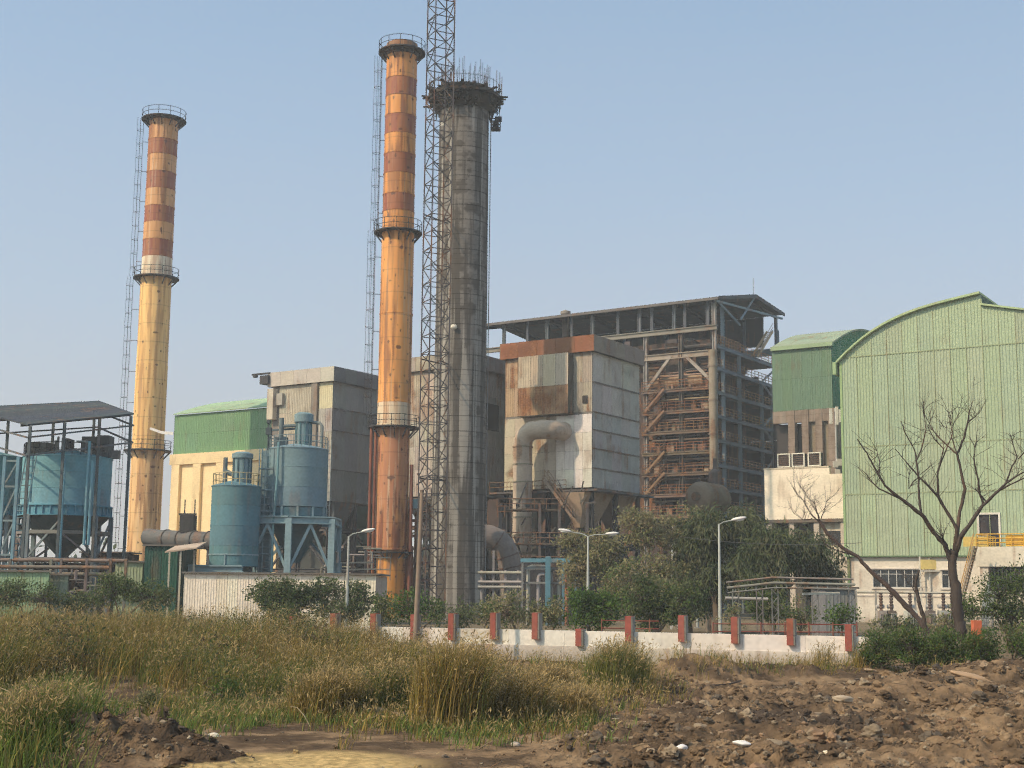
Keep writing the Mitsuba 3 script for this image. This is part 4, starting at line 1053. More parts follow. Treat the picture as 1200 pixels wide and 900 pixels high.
Yb = 112
for i, (pc, Yq, lab) in enumerate(((78, Yb, 'bright blue conical hopper silo under a dark canopy roof'), (-22, 117, 'blue silo cut off by the left edge of the picture, behind a steel ladder frame'))):
    c = at(pc, 570, Yq)[:2]
    Z = lambda py: zat(78, py, Yq)
    t = Thing('hopper_silo', lab, 'silo')
    r = 3.52
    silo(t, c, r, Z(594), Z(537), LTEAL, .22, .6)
    t.part('ring_girder', MB().lathe([(r + .02, Z(606)), (r + .22, Z(606)), (r + .22, Z(605)), (r + .06, Z(605)), (r + .06, Z(595)), (r + .22, Z(595)), (r + .22, Z(593.5)), (r, Z(593.5))], c, 40), (0.10, .27, .36), .2)
    for k in range(36):
        x = k * 2 * np.pi / 36
        e = np.array([math.cos(x), math.sin(x)])
        t.part('stiffener', MB().bar(np.append(c + e * (r + .1), Z(605)), np.append(c + e * (r + .1), Z(595)), .05, .2, up=(e[0], e[1], 0)), (0.12, .30, .38), .2)
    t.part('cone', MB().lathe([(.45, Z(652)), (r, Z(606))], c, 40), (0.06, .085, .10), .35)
    t.part('outlet', MB().lathe([(.45, Z(664)), (.5, Z(652))], c, 16), DSTEEL, .4)
    for k in range(8):
        x = k * np.pi / 4 - .55
        e = np.array([math.cos(x), math.sin(x)])
        p = c + e * (r + .12)
        t.part('leg', MB().bar(np.append(p, 0), np.append(p, Z(605)), .32), jit((0.16, .20, .23)), .4)
        x2 = x + np.pi / 4; p2 = c + np.array([math.cos(x2), math.sin(x2)]) * (r + .12)
        for y in (625, 656): t.part('tie_beam', MB().bar(np.append(p, Z(y)), np.append(p2, Z(y)), .2, .28), jit((0.20, .19, .18)), .5)
        if k % 2 == 0: t.part('brace', MB().bar(np.append(p, Z(656)), np.append(p2, Z(610)), .14), (0.20, .24, .26), .4)
        else: t.part('brace', MB().bar(np.append(p, Z(625)), np.append(p2, Z(656)), .14), (0.18, .16, .15), .5)
    if i == 0:
        for px, y0, y1, dy in ((73, 671, 540, -3.75), (101, 640, 522, -3.6), (106, 640, 545, -3.7), (35, 590, 537, -3.0)):
            q = at(px, 590, Yq + dy)
            t.part('riser_pipe', MB().tube([(q[0], q[1], Z(y0)), (q[0], q[1], Z(y1))], .12, 8), (0.15, .33, .42), .2)
        g = np.linspace(0, 2 * np.pi, 33)
        zt = Z(537)
        t.part('top_rail', MB().rail([np.append(c + np.array([math.cos(x), math.sin(x)]) * (r - .05), zt) for x in g], 1.0, 2.0, .03, 2), DSTEEL, .3)
        for (x0, x1, y0, y1, d, col) in ((86, 104, 537, 512, -.5, (.16, .17, .17)), (104, 118, 537, 511, -.9, (.10, .105, .11)), (62, 70, 537, 515, -1, (.22, .22, .22)), (38, 46, 537, 520, -.4, (.17, .17, .17))):
            a, b = xy(x0, Yq + d), xy(x1, Yq + d)
            t.part('filter_box', MB().box(a[0], b[0], a[1], a[1] + 1.6, Z(y0) + .05, Z(y1)), col, .35)
        for px in (55, 58, 66, 92):
            q = xy(px, Yq - 1.2); t.part('vent', MB().tube([(*q, zt), (*q, zt + RNG.uniform(1, 1.9))], .1, 6), (.3, .3, .3), .3)
        t.part('loop_pipe', MB().tube([(*xy(98, Yq - 2.9), zt), (*xy(98, Yq - 2.9), zt + .9), (*xy(90, Yq - 2.7), zt + 1.1), (*xy(80, Yq - 2.7), zt + 1.1)], .1, 6), (.3, .32, .33), .3)
        for px in (128, 124): t.part('roof_hatch', MB().box(*(lambda a: (a[0] - .25, a[0] + .25, a[1], a[1] + .4))(xy(px, Yq)), zt, zt + .7), (.2, .2, .2), .3)
    else:
        q = xy(22, Yq - 1)
        t.part('filter_box', MB().box(q[0] - .2, q[0] + 1.8, q[1], q[1] + 1.5, Z(534), Z(520)), (.12, .12, .12), .4)
# canopy
C4 = [at(33, 499, 104), at(157, 486, 112), at(116, 471, 123), at(-45, 479, 114)]
t = Thing('canopy', 'dark sheet roofed canopy on thin steel posts over the blue silo', 'canopy')
n = 8
for k in range(n):
    f = lambda i, j, s: C4[i] + (C4[j] - C4[i]) * s
    v = [f(0, 3, k / n + .002), f(0, 3, (k + 1) / n - .002), f(1, 2, (k + 1) / n - .002), f(1, 2, k / n + .002)]
    v = [*v, *[x + [0, 0, .12] for x in v]]
    t.part('roof_sheet', MB().flat(v, [[0, 1, 2, 3], [4, 7, 6, 5], [0, 4, 5, 1], [1, 5, 6, 2], [2, 6, 7, 3], [3, 7, 4, 0]]), jit((0.05, .06, .068), .12), .25)
for s, e in ((0, 1), (3, 2)):
    for w in (.02, .33, .66, .97):
        p = C4[s] + (C4[e] - C4[s]) * w
        p = p + (C4[3 - s] - p) * .03 if False else p
        t.part('post', MB().bar((p[0], p[1], 0), (p[0], p[1], p[2] - .05), .2), (.085, .105, .12), .15)
    for d in (.9, 2.3): t.part('tie_rail', MB().bar(C4[s] - [0, 0, d], C4[e] - [0, 0, d], .13), (.12, .13, .14), .4)
for s, e in ((0, 3), (1, 2)):
    for d in (.9, 2.3): t.part('tie_rail', MB().bar(C4[s] - [0, 0, d], C4[e] - [0, 0, d], .13), (.12, .13, .14), .4)
for w in (.1, .4, .7, .95): t.part('purlin', MB().bar(C4[0] + (C4[3] - C4[0]) * w - [0, 0, .12], C4[1] + (C4[2] - C4[1]) * w - [0, 0, .12], .12, .2), (.06, .065, .07), .4)
# ladder frame at the very left
t = Thing('stair_tower', 'teal steel stair tower with zigzag braces at the left edge', 'tower')
p, q = xy(3, 103), xy(12, 103)
t.part('ladder', MB().ladder((p[0], p[1], 0), (p[0] + .5, p[1] + 3, zat(6, 530, 105)), (1, 0, 0), .8, .5, .05), (.2, .33, .36), .3)
for px, y in ((12, 535), (-4, 535)):
    q = xy(px, 104)
    t.part('post', MB().bar((*q, 0), (*q, zat(px, y, 104)), .22), (0.15, .30, .36), .3)
for y0, y1 in ((690, 650), (650, 610), (610, 570), (570, 540)):
    a, b = xy(-4, 104), xy(12, 104)
    t.part('brace', MB().bar((*a, zat(0, y0, 104)), (*b, zat(0, y1, 104)), .12), (.2, .26, .28), .4)
    t.part('rung_beam', MB().bar((*a, zat(0, y1, 104)), (*b, zat(0, y1, 104)), .14), (.2, .26, .28), .4)
# low clutter under the silos: pipe bridge, sheds, screens
t = Thing('pipe_bridge', 'rusty grey pipe bridge on short posts under the blue silo', 'pipe rack')
for y, Yp in ((656, 104), (664, 102), (672, 108)):
    a, b = at(-20, y, Yp), at(150 if y != 664 else 128, y + 1, Yp)
    t.part('pipe', MB().tube([a, b], .14, 8), jit((.22, .18, .15), .2), .5)
for px in (10, 58, 70, 100, 128, 146):
    q = xy(px, 103.5); t.part('post', MB().bar((*q, 0), (*q, zat(px, 655, 103)), .18), jit((.15, .14, .13), .2), .5)
for k in range(22):
    a = at(RNG.uniform(75, 128), RNG.uniform(665, 700), 106); b = a + [RNG.uniform(-1.5, 1.5), 0, RNG.uniform(-1.2, 1.2)]
    t.part('branch_pipe', MB().tube([a, [b[0], a[1], a[2]], b], .07, 6), jit((.2, .18, .17), .3), .5)


def shed(label, px0, px1, y0, y1, Y, depth, col, wx=.2, cat='shed', roofcol=None, n=None, name='sheet_shed', slope=0.0):
    a, b = at(px0, y0, Y), at(px1, y0, Y)
    z1 = zat((px0 + px1) / 2, y0, Y)
    t = Thing(name, label, cat)
    n = n or max(1, int((b[0] - a[0]) / 1.1))
    X = np.linspace(a[0], b[0], n + 1)
    t.part('core', MB().box(a[0] + .03, b[0] - .03, Y + .08, Y + depth, 0, z1 - .06), tuple(x * .5 for x in col), .3)
    for k in range(n): t.part('wall_sheet', MB().sheet((X[k] + .008, Y), (X[k + 1] - .008, Y), 0, z1 - .02 * RNG.random(), (0, -1), .2, .03), jit(col, .05), wx * RNG.uniform(.5, 1.5))
    t.part('side_sheet', MB().box(a[0] - .05, a[0], Y - .02, Y + depth, 0, z1 - .04), tuple(x * .8 for x in col), wx)
    t.part('roof', MB().box(a[0] - .2, b[0] + .2, Y - .25, Y + depth + .2, z1, z1 + .12), roofcol or (.14, .13, .125), .4)
    return t


t = shed('long low shed of cream corrugated sheet in front of the two teal silos', 217, 441, 673, 719, 97, 9, (0.80, .71, .59), .14, n=18)
shed('dark green sheet shed beside the foot of the left chimney', 171, 209, 640, 692, 104, 6, (0.018, .075, .055), .2, n=4)
shed('small pale green sheet shed under the left chimney', 136, 168, 659, 690, 106, 3, (0.30, .36, .24), .25, n=3)
shed('low pale green sheet screen at the left edge behind bushes', -10, 58, 670, 700, 99, .3, (0.26, .38, .24), .25, 'screen', n=7, name='sheet_screen')
shed('low grey green sheet screen beside the blue silo foot', 60, 80, 674, 700, 100, .3, (0.2, .24, .18), .3, 'screen', n=2, name='sheet_screen')
shed('long dark brown low shed behind the legs of the blue silo', 18, 137, 661, 700, 122, 4, (0.07, .055, .045), .4, n=8)
shed('dark low store with a flat roof behind the pipe bridge, between silo and left chimney', 96, 150, 648, 690, 128, 4, (0.05, .048, .048), .4, n=3)
t = Thing('lean_to_roof', 'small tilted sheet roof on one pale post beside the dark green shed', 'shelter')
a, b = at(193, 648, 100), at(231, 643, 100)
t.part('roof', MB().flat([a, b, b + [0, 3, .5], a + [0, 3, .5], a + [0, 0, .1], b + [0, 0, .1], b + [0, 3, .6], a + [0, 3, .6]], [[0, 3, 2, 1], [4, 5, 6, 7], [0, 1, 5, 4], [1, 2, 6, 5], [2, 3, 7, 6], [3, 0, 4, 7]]), (.42, .32, .25), .3)
for px, Yq in ((210, 100.2), (226, 102.5), (197, 102.5)):
    q = xy(px, Yq); t.part('post', MB().bar((*q, 0), (*q, zat(px, 645, Yq)), .12), (.42, .38, .33), .3)
# big horizontal duct behind
t = Thing('grey_duct', 'fat grey horizontal duct running from the left chimney foot to the small teal silo', 'duct')
a, b = at(186, 631, 150), at(252, 634, 146)
t.own(MB().tube([a + [-1.5, 1, .2], a, b, b + [6, -1, 0]], .95, 18), (0.13, .13, .135), .35)
for s in (.15, .4, .65, .9):
    p = a + (b - a) * s; d = (b - a) / np.linalg.norm(b - a)
    t.part('flange', MB().tube([p - d * .06, p + d * .06], 1.05, 18), (.10, .10, .1), .4)
    t.part('support', MB().bar((p[0], p[1], 0), (p[0], p[1], p[2] - .9), .4), (.10, .1, .1), .4)
t = Thing('damper_box', 'dark damper box with two thin rods on top of the grey duct', 'box')
p, q = at(212, 623, 148), at(229, 604, 148)
t.part('casing', MB().box(p[0], q[0], 147.3, 148.8, p[2] - .1, q[2]), (.03, .03, .032), .2)
t.part('frame', MB().bar((p[0] - .2, 147.6, q[2] + .1), (q[0] + .2, 147.6, q[2] + .1), .2), (.05, .05, .05), .2)
for x in (p[0] + .3, q[0] - .1): t.part('rod', MB().rod((x, 148, q[2]), (x, 148, q[2] + 1.7), .07, 5), DSTEEL, .3)
# pale shed roof sheet stuck on the left chimney
t = Thing('white_fairing', 'thin white curved strip sticking out of the left chimney above its lowest platform', 'strip')
p, q = at(176, 502, 169.4), at(203, 508, 168.5)
t.own(MB().bar(p, (p + q) / 2 + [0, 0, -.2], .1, .3).bar((p + q) / 2 + [0, 0, -.2], q, .1, .35), (.75, .72, .68), .05)

# ---------------------------------------------------------------- the two teal silos
TL, TL2 = (0.165, .255, .295), (0.22, .33, .375)
t = Thing('teal_silo', 'taller teal silo on a braced steel stand with a filter unit on its top', 'silo')
Y1 = 113.0
c = at(348, 570, Y1)[:2]
Z = lambda py: zat(348, py, Y1)
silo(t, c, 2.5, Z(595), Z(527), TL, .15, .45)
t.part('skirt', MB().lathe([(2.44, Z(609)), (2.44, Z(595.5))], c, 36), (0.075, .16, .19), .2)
for k in range(12):
    x = k * np.pi / 6 + .2; e = np.array([math.cos(x), math.sin(x)])
    t.part('skirt_rib', MB().bar(np.append(c + e * 2.5, Z(609)), np.append(c + e * 2.5, Z(595)), .16, .12, up=(*e, 0)), TL2, .2)
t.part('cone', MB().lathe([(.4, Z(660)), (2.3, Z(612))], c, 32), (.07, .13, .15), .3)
h = 3.35
cs = [np.array([c[0] + x, c[1] + y]) for x, y in ((-3.6, -2.2), (-.1, -2.9), (3.2, -1.6), (3.2, 2.6), (-3.6, 2.6))]
for i, p in enumerate(cs):
    q = cs[(i + 1) % 5]
    t.part('leg', MB().hbeam(np.append(p, 0), np.append(p, Z(609)), .5, .5, .1, (0, 1, 0)), TL2, .15)
    t.part('ring_beam', MB().hbeam(np.append(p, Z(611)), np.append(q, Z(611)), .5, .62, .1), TL2, .15)
    m = (p + q) / 2
    t.part('brace', MB().bar(np.append(p, Z(671)), np.append(m, Z(616)), .2), TL2, .2)
    t.part('brace', MB().bar(np.append(q, Z(671)), np.append(m, Z(616)), .2), TL2, .2)
    t.part('lower_beam', MB().bar(np.append(p, Z(675)), np.append(q, Z(675)), .3), TL2, .25)
t.part('front_pipe', MB().tube([(c[0] - 1.4, c[1] - 2.62, Z(671)), (c[0] - 1.4, c[1] - 2.62, Z(612)), (c[0] - 1.2, c[1] - 2.62, Z(560)), (c[0] - 1.2, c[1] - 2.58, Z(522))], .1, 8), (.16, .29, .32), .2)
zt = Z(527)
t.part('top_rail', MB().rail([np.append(c + np.array([math.cos(x), math.sin(x)]) * 2.42, zt) for x in np.linspace(0, 2 * np.pi, 25)], 1.0, 1.2, .03, 2), (.2, .26, .28), .3)
f = t.part('filter_unit', MB().lathe([(.62, zt + .2), (.62, zt + 2.2), (.8, zt + 2.25), (.8, zt + 2.9), (.5, zt + 3.05), (.01, zt + 3.1)], c + [.45, -.3], 20), TL, .2)
for k in range(10):
    x = k * .63; t.part('filter_rib', MB().bar(np.append(c + [.45 + .66 * math.cos(x), -.3 + .66 * math.sin(x)], zt + .3), np.append(c + [.45 + .66 * math.cos(x), -.3 + .66 * math.sin(x)], zt + 2.2), .08), (.09, .19, .22), .2, under=f)
t.part('outlet_pipe', MB().tube([(c[0] + 2.0, c[1] - .5, zt), (c[0] + 2.0, c[1] - .5, zt + 1.9), (c[0] + 1.8, c[1] - .4, zt + 2.2), (c[0] + .9, c[1] - .3, zt + 2.3)], .14, 8), (.2, .22, .23), .3)
t.part('blower', MB().box(c[0] - 1.9, c[0] - .9, c[1] - .8, c[1] + .2, zt + .1, zt + 1.0).tube([(c[0] - 1.4, c[1] - .3, zt + 1), (c[0] - 1.4, c[1] - .3, zt + 2.6)], .2, 10).tube([(c[0] - 1.6, c[1] - .3, zt + 1.9), (c[0] + .1, c[1] - .3, zt + 2.0)], .14, 8), (.13, .17, .18), .3)
t.part('lifting_post', MB().bar((c[0] - 2.3, c[1], zt), (c[0] - 2.3, c[1], zt + 1.6), .16).bar((c[0] - 2.4, c[1], zt + 1.6), (c[0] - .3, c[1], zt + 1.75), .16), (.16, .2, .21), .3)
t.part('right_ladder', MB().ladder((c[0] + 2.75, c[1] - .9, Z(608)), (c[0] + 2.75, c[1] - .9, Z(517)), (.6, -.8, 0), .5, .5, .03), (.3, .32, .33), .3)
t2 = Thing('ladder_tower', 'teal caged ladder tower standing between the two teal silos', 'ladder')
p = xy(308, 111.5)
t2.part('ladder', MB().ladder((*p, 1), (*p, Z(528)), (1, 0, 0), .9, .55, .06, .8), TL2, .25)
t2.part('back_panel', MB().box(p[0] - .55, p[0] + .55, p[1] + .3, p[1] + .4, 1, Z(530)), TL, .25)
t2.part('beacon_post', MB().tube([(p[0], p[1], Z(530)), (p[0], p[1], Z(497))], .07, 6).box(p[0] - .2, p[0] + .25, p[1] - .2, p[1] + .2, Z(512), Z(504)).box(p[0] - .15, p[0] + .15, p[1] - .2, p[1] + .2, Z(499), Z(495)), (.06, .08, .09), .2)
t = Thing('teal_silo', 'shorter teal tank with a ribbed filter and a guard rail on its top', 'silo')
Y2 = 110.0
c = at(275.5, 610, Y2)[:2]
Z = lambda py: zat(275, py, Y2)
silo(t, c, 1.93, Z(664), Z(570), (0.10, .205, .24), .15, .45, plates=4)
zt = Z(570)
t.part('top_rail', MB().rail([np.append(c + np.array([math.cos(x), math.sin(x)]) * 1.86, zt) for x in np.linspace(0, 2 * np.pi, 21)], 1.0, 1.0, .03, 2), (.55, .45, .25), .3)
f = t.part('filter_unit', MB().lathe([(.7, zt + .2), (.7, zt + 2.2), (.85, zt + 2.25), (.85, zt + 2.6), (.5, zt + 2.75), (.01, zt + 2.8)], c + [.45, -.2], 20), TL, .2)
for k in range(10):
    x = k * .63; t.part('filter_rib', MB().bar(np.append(c + [.45 + .74 * math.cos(x), -.2 + .74 * math.sin(x)], zt + .3), np.append(c + [.45 + .74 * math.cos(x), -.2 + .74 * math.sin(x)], zt + 2.2), .09), (.06, .12, .14), .2, under=f)
t.part('blower', MB().tube([(c[0] - .9, c[1] - .3, zt + .2), (c[0] - .9, c[1] - .3, zt + 2.3)], .18, 10).tube([(c[0] - .9, c[1] - .3, zt + 1.2), (c[0] - .2, c[1] - .3, zt + .9)], .2, 10), (.12, .17, .19), .3)
for y in (-2.4, 1.8): t.part('base_beam', MB().hbeam((c[0] - 3.4, c[1] + y, Z(668)), (c[0] + 1.2, c[1] + y, Z(668)), .5, .7, .12), TL2, .15)
for x in (-3.3, -1, 1.1):
    for y in (-2.4, 1.8): t.part('leg', MB().bar((c[0] + x, c[1] + y, 0), (c[0] + x, c[1] + y, Z(670)), .4), TL2, .2)
t.part('base_rib', MB().bar((c[0] - .3, c[1] - 1.95, Z(663)), (c[0] - .3, c[1] - 1.95, Z(650)), .12, .1), TL2, .2)
t.part('base_band', MB().lathe([(1.93, Z(651)), (2.0, Z(651)), (2.0, Z(649.5)), (1.93, Z(649.5))], c, 32), TL2, .2)
# pipework and steel behind the silos, under the left precipitator
t = Thing('pipe_rack', 'tangled grey pipe rack between the teal silo stand and the orange chimney', 'pipe rack')
for k in range(26):
    Yq = RNG.uniform(112, 140)
    a = at(RNG.uniform(385, 438), RNG.uniform(640, 690), Yq)
    b = a + [RNG.uniform(-2, 3), 0, RNG.uniform(-.6, .6)]
    t.part('pipe', MB().tube([a, [b[0], a[1], a[2]], [b[0], a[1], b[2] - 1]], RNG.uniform(.05, .12), 6), jit((.28, .26, .23), .4), .4)
for px in (386, 398, 412, 428):
    q = xy(px, 118); t.part('post', MB().bar((*q, 0), (*q, zat(px, 642 + (px % 7) * 3, 118)), .25), jit(TL if px < 400 else (.2, .2, .2)), .4)
for y in (660, 668): t.part('rail', MB().bar(at(380, y, 116), at(438, y - 1, 116), .12), (.4, .36, .3), .3)

# ---------------------------------------------------------------- ducts and steel between the chimneys and the nearest precipitator
t = Thing('elbow_duct', 'fat grey duct that bends down to the right of the concrete chimney foot', 'duct')
pts = [at(x, y, 139 + .12 * i) for i, (x, y) in enumerate(((548, 628), (562, 628), (574, 629), (583, 633), (590, 640), (595, 651), (598, 664), (600, 680), (601, 715)))]
t.own(MB().tube(pts, 1.2, 20), (0.23, .20, .175), .4)
for i in (1, 3, 5, 6):
    d = pts[i + 1] - pts[i - 1]; d /= np.linalg.norm(d)
    t.part('flange', MB().tube([pts[i] - d * .06, pts[i] + d * .06], 1.3, 20), (.15, .12, .11), .5)
t = Thing('steel_trestle', 'rusty steel trestle and pipes between the orange and the concrete chimney', 'frame')
for px in (480, 486, 503, 513):
    q = xy(px, 143); t.part('post', MB().bar((*q, 0), (*q, zat(px, 600, 143)), .3), jit((.14, .10, .08), .2), .5)
for y in (610, 628, 643, 660, 680): t.part('beam', MB().bar(at(474, y, 142.6), at(520, y, 142.6), .28), jit((.16, .10, .08), .3), .6)
t.part('riser_pipe', MB().tube([at(476, 700, 142), at(476, 612, 142)], .5, 12), (.19, .07, .045), .6)
t.part('riser_pipe', MB().tube([at(481, 700, 142), at(481, 640, 142)], .3, 12), (.2, .08, .05), .6)
for k in range(14):
    a = at(RNG.uniform(472, 520), RNG.uniform(520, 690), RNG.uniform(143, 148)); b = a + [RNG.uniform(-2, 2), 0, RNG.uniform(-2, 2)]
    t.part('brace', MB().bar(a, b, .14), jit((.15, .11, .09), .3), .5)
t.part('small_blue_valve', MB().tube([at(484, 585, 142), at(484, 596, 142)], .5, 8), (.2, .35, .42), .2)
t = Thing('teal_pipe_rack', 'low teal pipe rack with grey bends in front of the bent pale duct', 'pipe rack')
Yr = 116
for px, y, w, col in ((612, 656, .16, (.2, .2, .2)), (642, 652, .42, (.10, .23, .30)), (675, 656, .22, (.10, .2, .26)), (660, 656, .22, (.1, .2, .26))):
    for dY in ((0, 3) if px != 642 else (0,)):
        q = xy(px, Yr + dY); t.part('post', MB().bar((*q, 0), (*q, zat(px, y, Yr)), w), col, .3)
for y, dY, col, w in ((656.5, 0, (.12, .27, .34), .3), (657, 3, (.12, .27, .34), .3), (666, .3, (.16, .18, .2), .2), (683, .3, (.2, .2, .2), .16)):
    t.part('beam', MB().bar(at(610, y, Yr + dY), at(676, y, Yr + dY), w), col, .3)
for x0, x1, y in ((619, 641, 664), (631, 638, 673), (646, 668, 667), (655, 662, 676), (664, 672, 670)):
    a, b = at(x0, y, Yr + .6), at(x1, y, Yr + .6)
    t.part('pipe_bend', MB().tube([(a[0], a[1], 0), (a[0], a[1], a[2] - .3), (a[0] + .08, a[1], a[2] - .08), (a[0] + .3, a[1], a[2]), (b[0], b[1], a[2])], .16, 8), jit((.34, .33, .31) if x0 != 664 else (.4, .15, .1), .2), .3)
t.part('back_screen', MB().box(at(612, 670, 121)[0], at(676, 670, 121)[0], 121, 121.2, 0, zat(640, 660, 121)), (.04, .045, .05), .2)
t = Thing('low_pipe_rack', 'low rack of pale horizontal pipes at the right foot of the concrete chimney', 'pipe rack')
for y in (671, 682, 688): t.part('pipe', MB().tube([at(560, y, 124), at(613, y, 124)], .13, 7), jit((.36, .34, .30), .2), .3)
for px in (564, 578, 592, 607):
    q = xy(px, 124.3); t.part('post', MB().bar((*q, 0), (*q, zat(px, 645 if px == 578 else 668, 124)), .2), jit((.3, .3, .29), .2), .4)
t.part('handrail', MB().rail([at(583, 606, 139), at(600, 606, 139)], 1.1, .8, .05, 2), (.24, .13, .08), .5)
# dark machinery mass under the precipitators
t = Thing('machine_platform', 'dark cluttered steel platform under the nearest precipitator house', 'platform')
for y, x0, x1, Yq in ((596, 583, 655, 146.5), (636, 583, 690, 146), (664, 600, 690, 146)):
    a, b = at(x0, y, Yq), at(x1, y, Yq)
    t.part('deck', MB().box(a[0], b[0], Yq, Yq + 3, a[2] - .15, a[2]), (.12, .095, .08), .5)
    t.part('railing', MB().rail([(a[0], Yq, a[2]), (b[0], Yq, a[2])], 1.1, 1.4, .045, 2), (.22, .13, .09), .5)
for k in range(34):
    Yq = RNG.uniform(146, 151)
    a = at(RNG.uniform(585, 690), RNG.uniform(575, 700), Yq); b = a + [RNG.uniform(-1.5, 1.5), 0, RNG.uniform(-3, 3)]
    t.part('brace', MB().bar(a, b, RNG.uniform(.1, .25)), jit((.10, .085, .08), .4), .4)
for px in (586, 632, 655, 688):
    q = xy(px, 146.3); t.part('column', MB().bar((*q, 0), (*q, zat(px, 590, 146)), .3), (.10, .09, .085), .4)

# ---------------------------------------------------------------- boundary wall with red posts
WA, WB = at(300, 690, 63.0)[:2], at(1019, 690, 53.0)[:2]
wd = (WB - WA) / np.linalg.norm(WB - WA)
wall_fr = Frame(WA[0], WA[1], math.degrees(math.atan2(wd[1], wd[0])))
WL = np.linalg.norm(WB - WA)
t = Thing('boundary_wall', 'low whitewashed boundary wall with red posts between the field and the plant', 'wall')
wz = lambda a: 1.28 + .05 * math.sin(a * .9)
wt = wall_fr.z(wall_fr.sol('a', 870, 1.2), 0, 743.5)
n = 11
for k in range(n):
    a0, a1 = WL * k / n, WL * (k + 1) / n
    m = MB(wall_fr)
    m.flat([(a0 + .004, 0, -.6), (a1 - .004, 0, -.6), (a1 - .004, .25, -.6), (a0 + .004, .25, -.6), (a0 + .004, 0, wt + RNG.uniform(-.015, .015)), (a1 - .004, 0, wt), (a1 - .004, .25, wt), (a0 + .004, .25, wt)],
           [[0, 3, 2, 1], [4, 5, 6, 7], [0, 1, 5, 4], [1, 2, 6, 5], [2, 3, 7, 6], [3, 0, 4, 7]])
    t.part('wall_bay', m, jit((0.68, .63, .58), .04), .33)
    t.part('plinth', MB(wall_fr).box(a0 + .004, a1 - .004, -.07, -.002, -.6, wt - .62), jit((0.62, .57, .52), .05), .5)
for px, yt in ((345, 722), (393, 719), (440, 719), (487, 720), (531, 719), (580, 718), (629, 718), (680, 737), (738, 722), (800, 721), (862, 723), (927, 725), (995, 732)):
    a = wall_fr.sol('a', px, 1.5)
    z1 = wall_fr.z(a, -.1, yt); z0 = wall_fr.z(a, -.1, yt + 31)
    w = .128
    t.part('red_post', MB(wall_fr).box(a - w, a + w, -.26, -.071 if z0 < wt - .62 else -.002, max(z0, wt - .61), wt).box(a - w, a + w, -.26, .2, wt + .004, z1), (0.30, .078, .066), .35)
    t.part('post_side', MB(wall_fr).box(a + w + .002, a + w + .05, -.24, -.002, max(z0, wt - .6), wt - .01).box(a + w + .002, a + w + .05, -.24, .2, wt + .005, z1 - .02), (.22, .22, .20), .3)
t.part('end_face', MB(wall_fr).box(WL, WL + .3, -.03, .28, -.6, wt + .03), (.5, .47, .42), .4)
t = Thing('red_pipe_fence', 'low red painted pipe fence showing above the boundary wall', 'fence')
for x0, x1, y, Yq in ((705, 772, 727, 68), (835, 1004, 731, 66)):
    for d in (0, 9):
        t.part('rail', MB().tube([at(x0, y + d, Yq), at(x1, y + d + 1, Yq)], .03, 6), (.22, .06, .05), .4)
    for px in np.arange(x0, x1 + 1, 28):
        q = xy(px, Yq); t.part('post', MB().tube([(*q, 0), (*q, zat(px, y - 2, Yq))], .035, 6), (.2, .06, .05), .4)
t = Thing('end_post', 'orange red gate post standing alone among the shrubs on the right', 'post')
p = at(1144, 727, 62)
t.own(MB().box(p[0] - .18, p[0] + .18, 61.8, 62.2, 0, p[2]), (.5, .13, .06), .2)

# ---------------------------------------------------------------- lamp posts, poles
def lamp(label, px, ytop, Y, arms, group='street lamps along the plant road'):
    t = Thing('street_lamp', label, 'street lamp', group)
    q = xy(px, Y); zt = zat(px, ytop, Y)
    t.part('pole', MB().tube([(*q, 0), (*q, zt * .5), (*q, zt)], [.11, .085, .055], 8), (.42, .43, .42), .2)
    t.part('base_plate', MB().box(q[0] - .25, q[0] + .25, Y - .25, Y + .25, 0, .08), (.3, .3, .3), .4)
    for ax, ay in arms:
        e = at(ax, ay, Y)
        s = 1 if ax > px else -1
        t.part('arm', MB().tube([(*q, zt - .05), (q[0] + (e[0] - q[0]) * .3, Y, zt + (e[2] - zt) * .5), e], .035, 6), (.42, .43, .42), .2)
        m = trimesh.creation.icosphere(2, 1.0); v = np.array(m.vertices) * [.42, .17, .1] + [.28 * s, 0, .03]
        th = s * math.atan2(e[2] - zt, abs(e[0] - q[0])) * .7
        R = np.array([[math.cos(th), 0, -math.sin(th)], [0, 1, 0], [math.sin(th), 0, math.cos(th)]])
        t.part('lamp_head', (v @ R.T + e, m.faces), (.70, .69, .66), .05)
        m = trimesh.creation.icosphere(1, 1.0); v = np.array(m.vertices) * [.26, .12, .07] + [.32 * s, 0, -.05]
        t.part('lens', (v @ R.T + e, m.faces), (.8, .8, .78), .0)


lamp('single armed street lamp in front of the teal silo stand, nearest the orange chimney', 407, 628, 80, [(426, 623)])
lamp('double armed street lamp in front of the olive trees', 689, 628, 86, [(667, 623), (712, 626)])
lamp('tall single armed street lamp in front of the dark drooping trees', 843.5, 614, 74, [(860, 609.5)])
lamp('small distant street lamp above the cream tank', 817, 642, 112, [(820, 641)])
t = Thing('utility_pole', 'leaning weathered utility pole in front of the lattice mast', 'pole')
a, b = at(486, 770, 55.5), at(494.5, 577, 55.9)
a = a + (a - b) * .06
t.own(MB().tube([a, (a + b) / 2, b], [.12, .10, .075], 10), (.24, .18, .145), .35)
t.part('cap', MB().tube([b, b + [0, 0, .1]], .085, 8), (.15, .12, .1), .3)
t = Thing('small_lattice_tower', 'small pale lattice tower behind the trees, left of the cream tank', 'tower')
Yq = 108
q = xy(790, Yq); zt = zat(790, 616, Yq)
for sx in (-1, 1):
    for sy in (-1, 1): t.part('leg', MB().bar((q[0] + .28 * sx, Yq + .28 * sy, 0), (q[0] + .1 * sx, Yq + .1 * sy, zt), .07), (.5, .5, .48), .2)
m = MB()
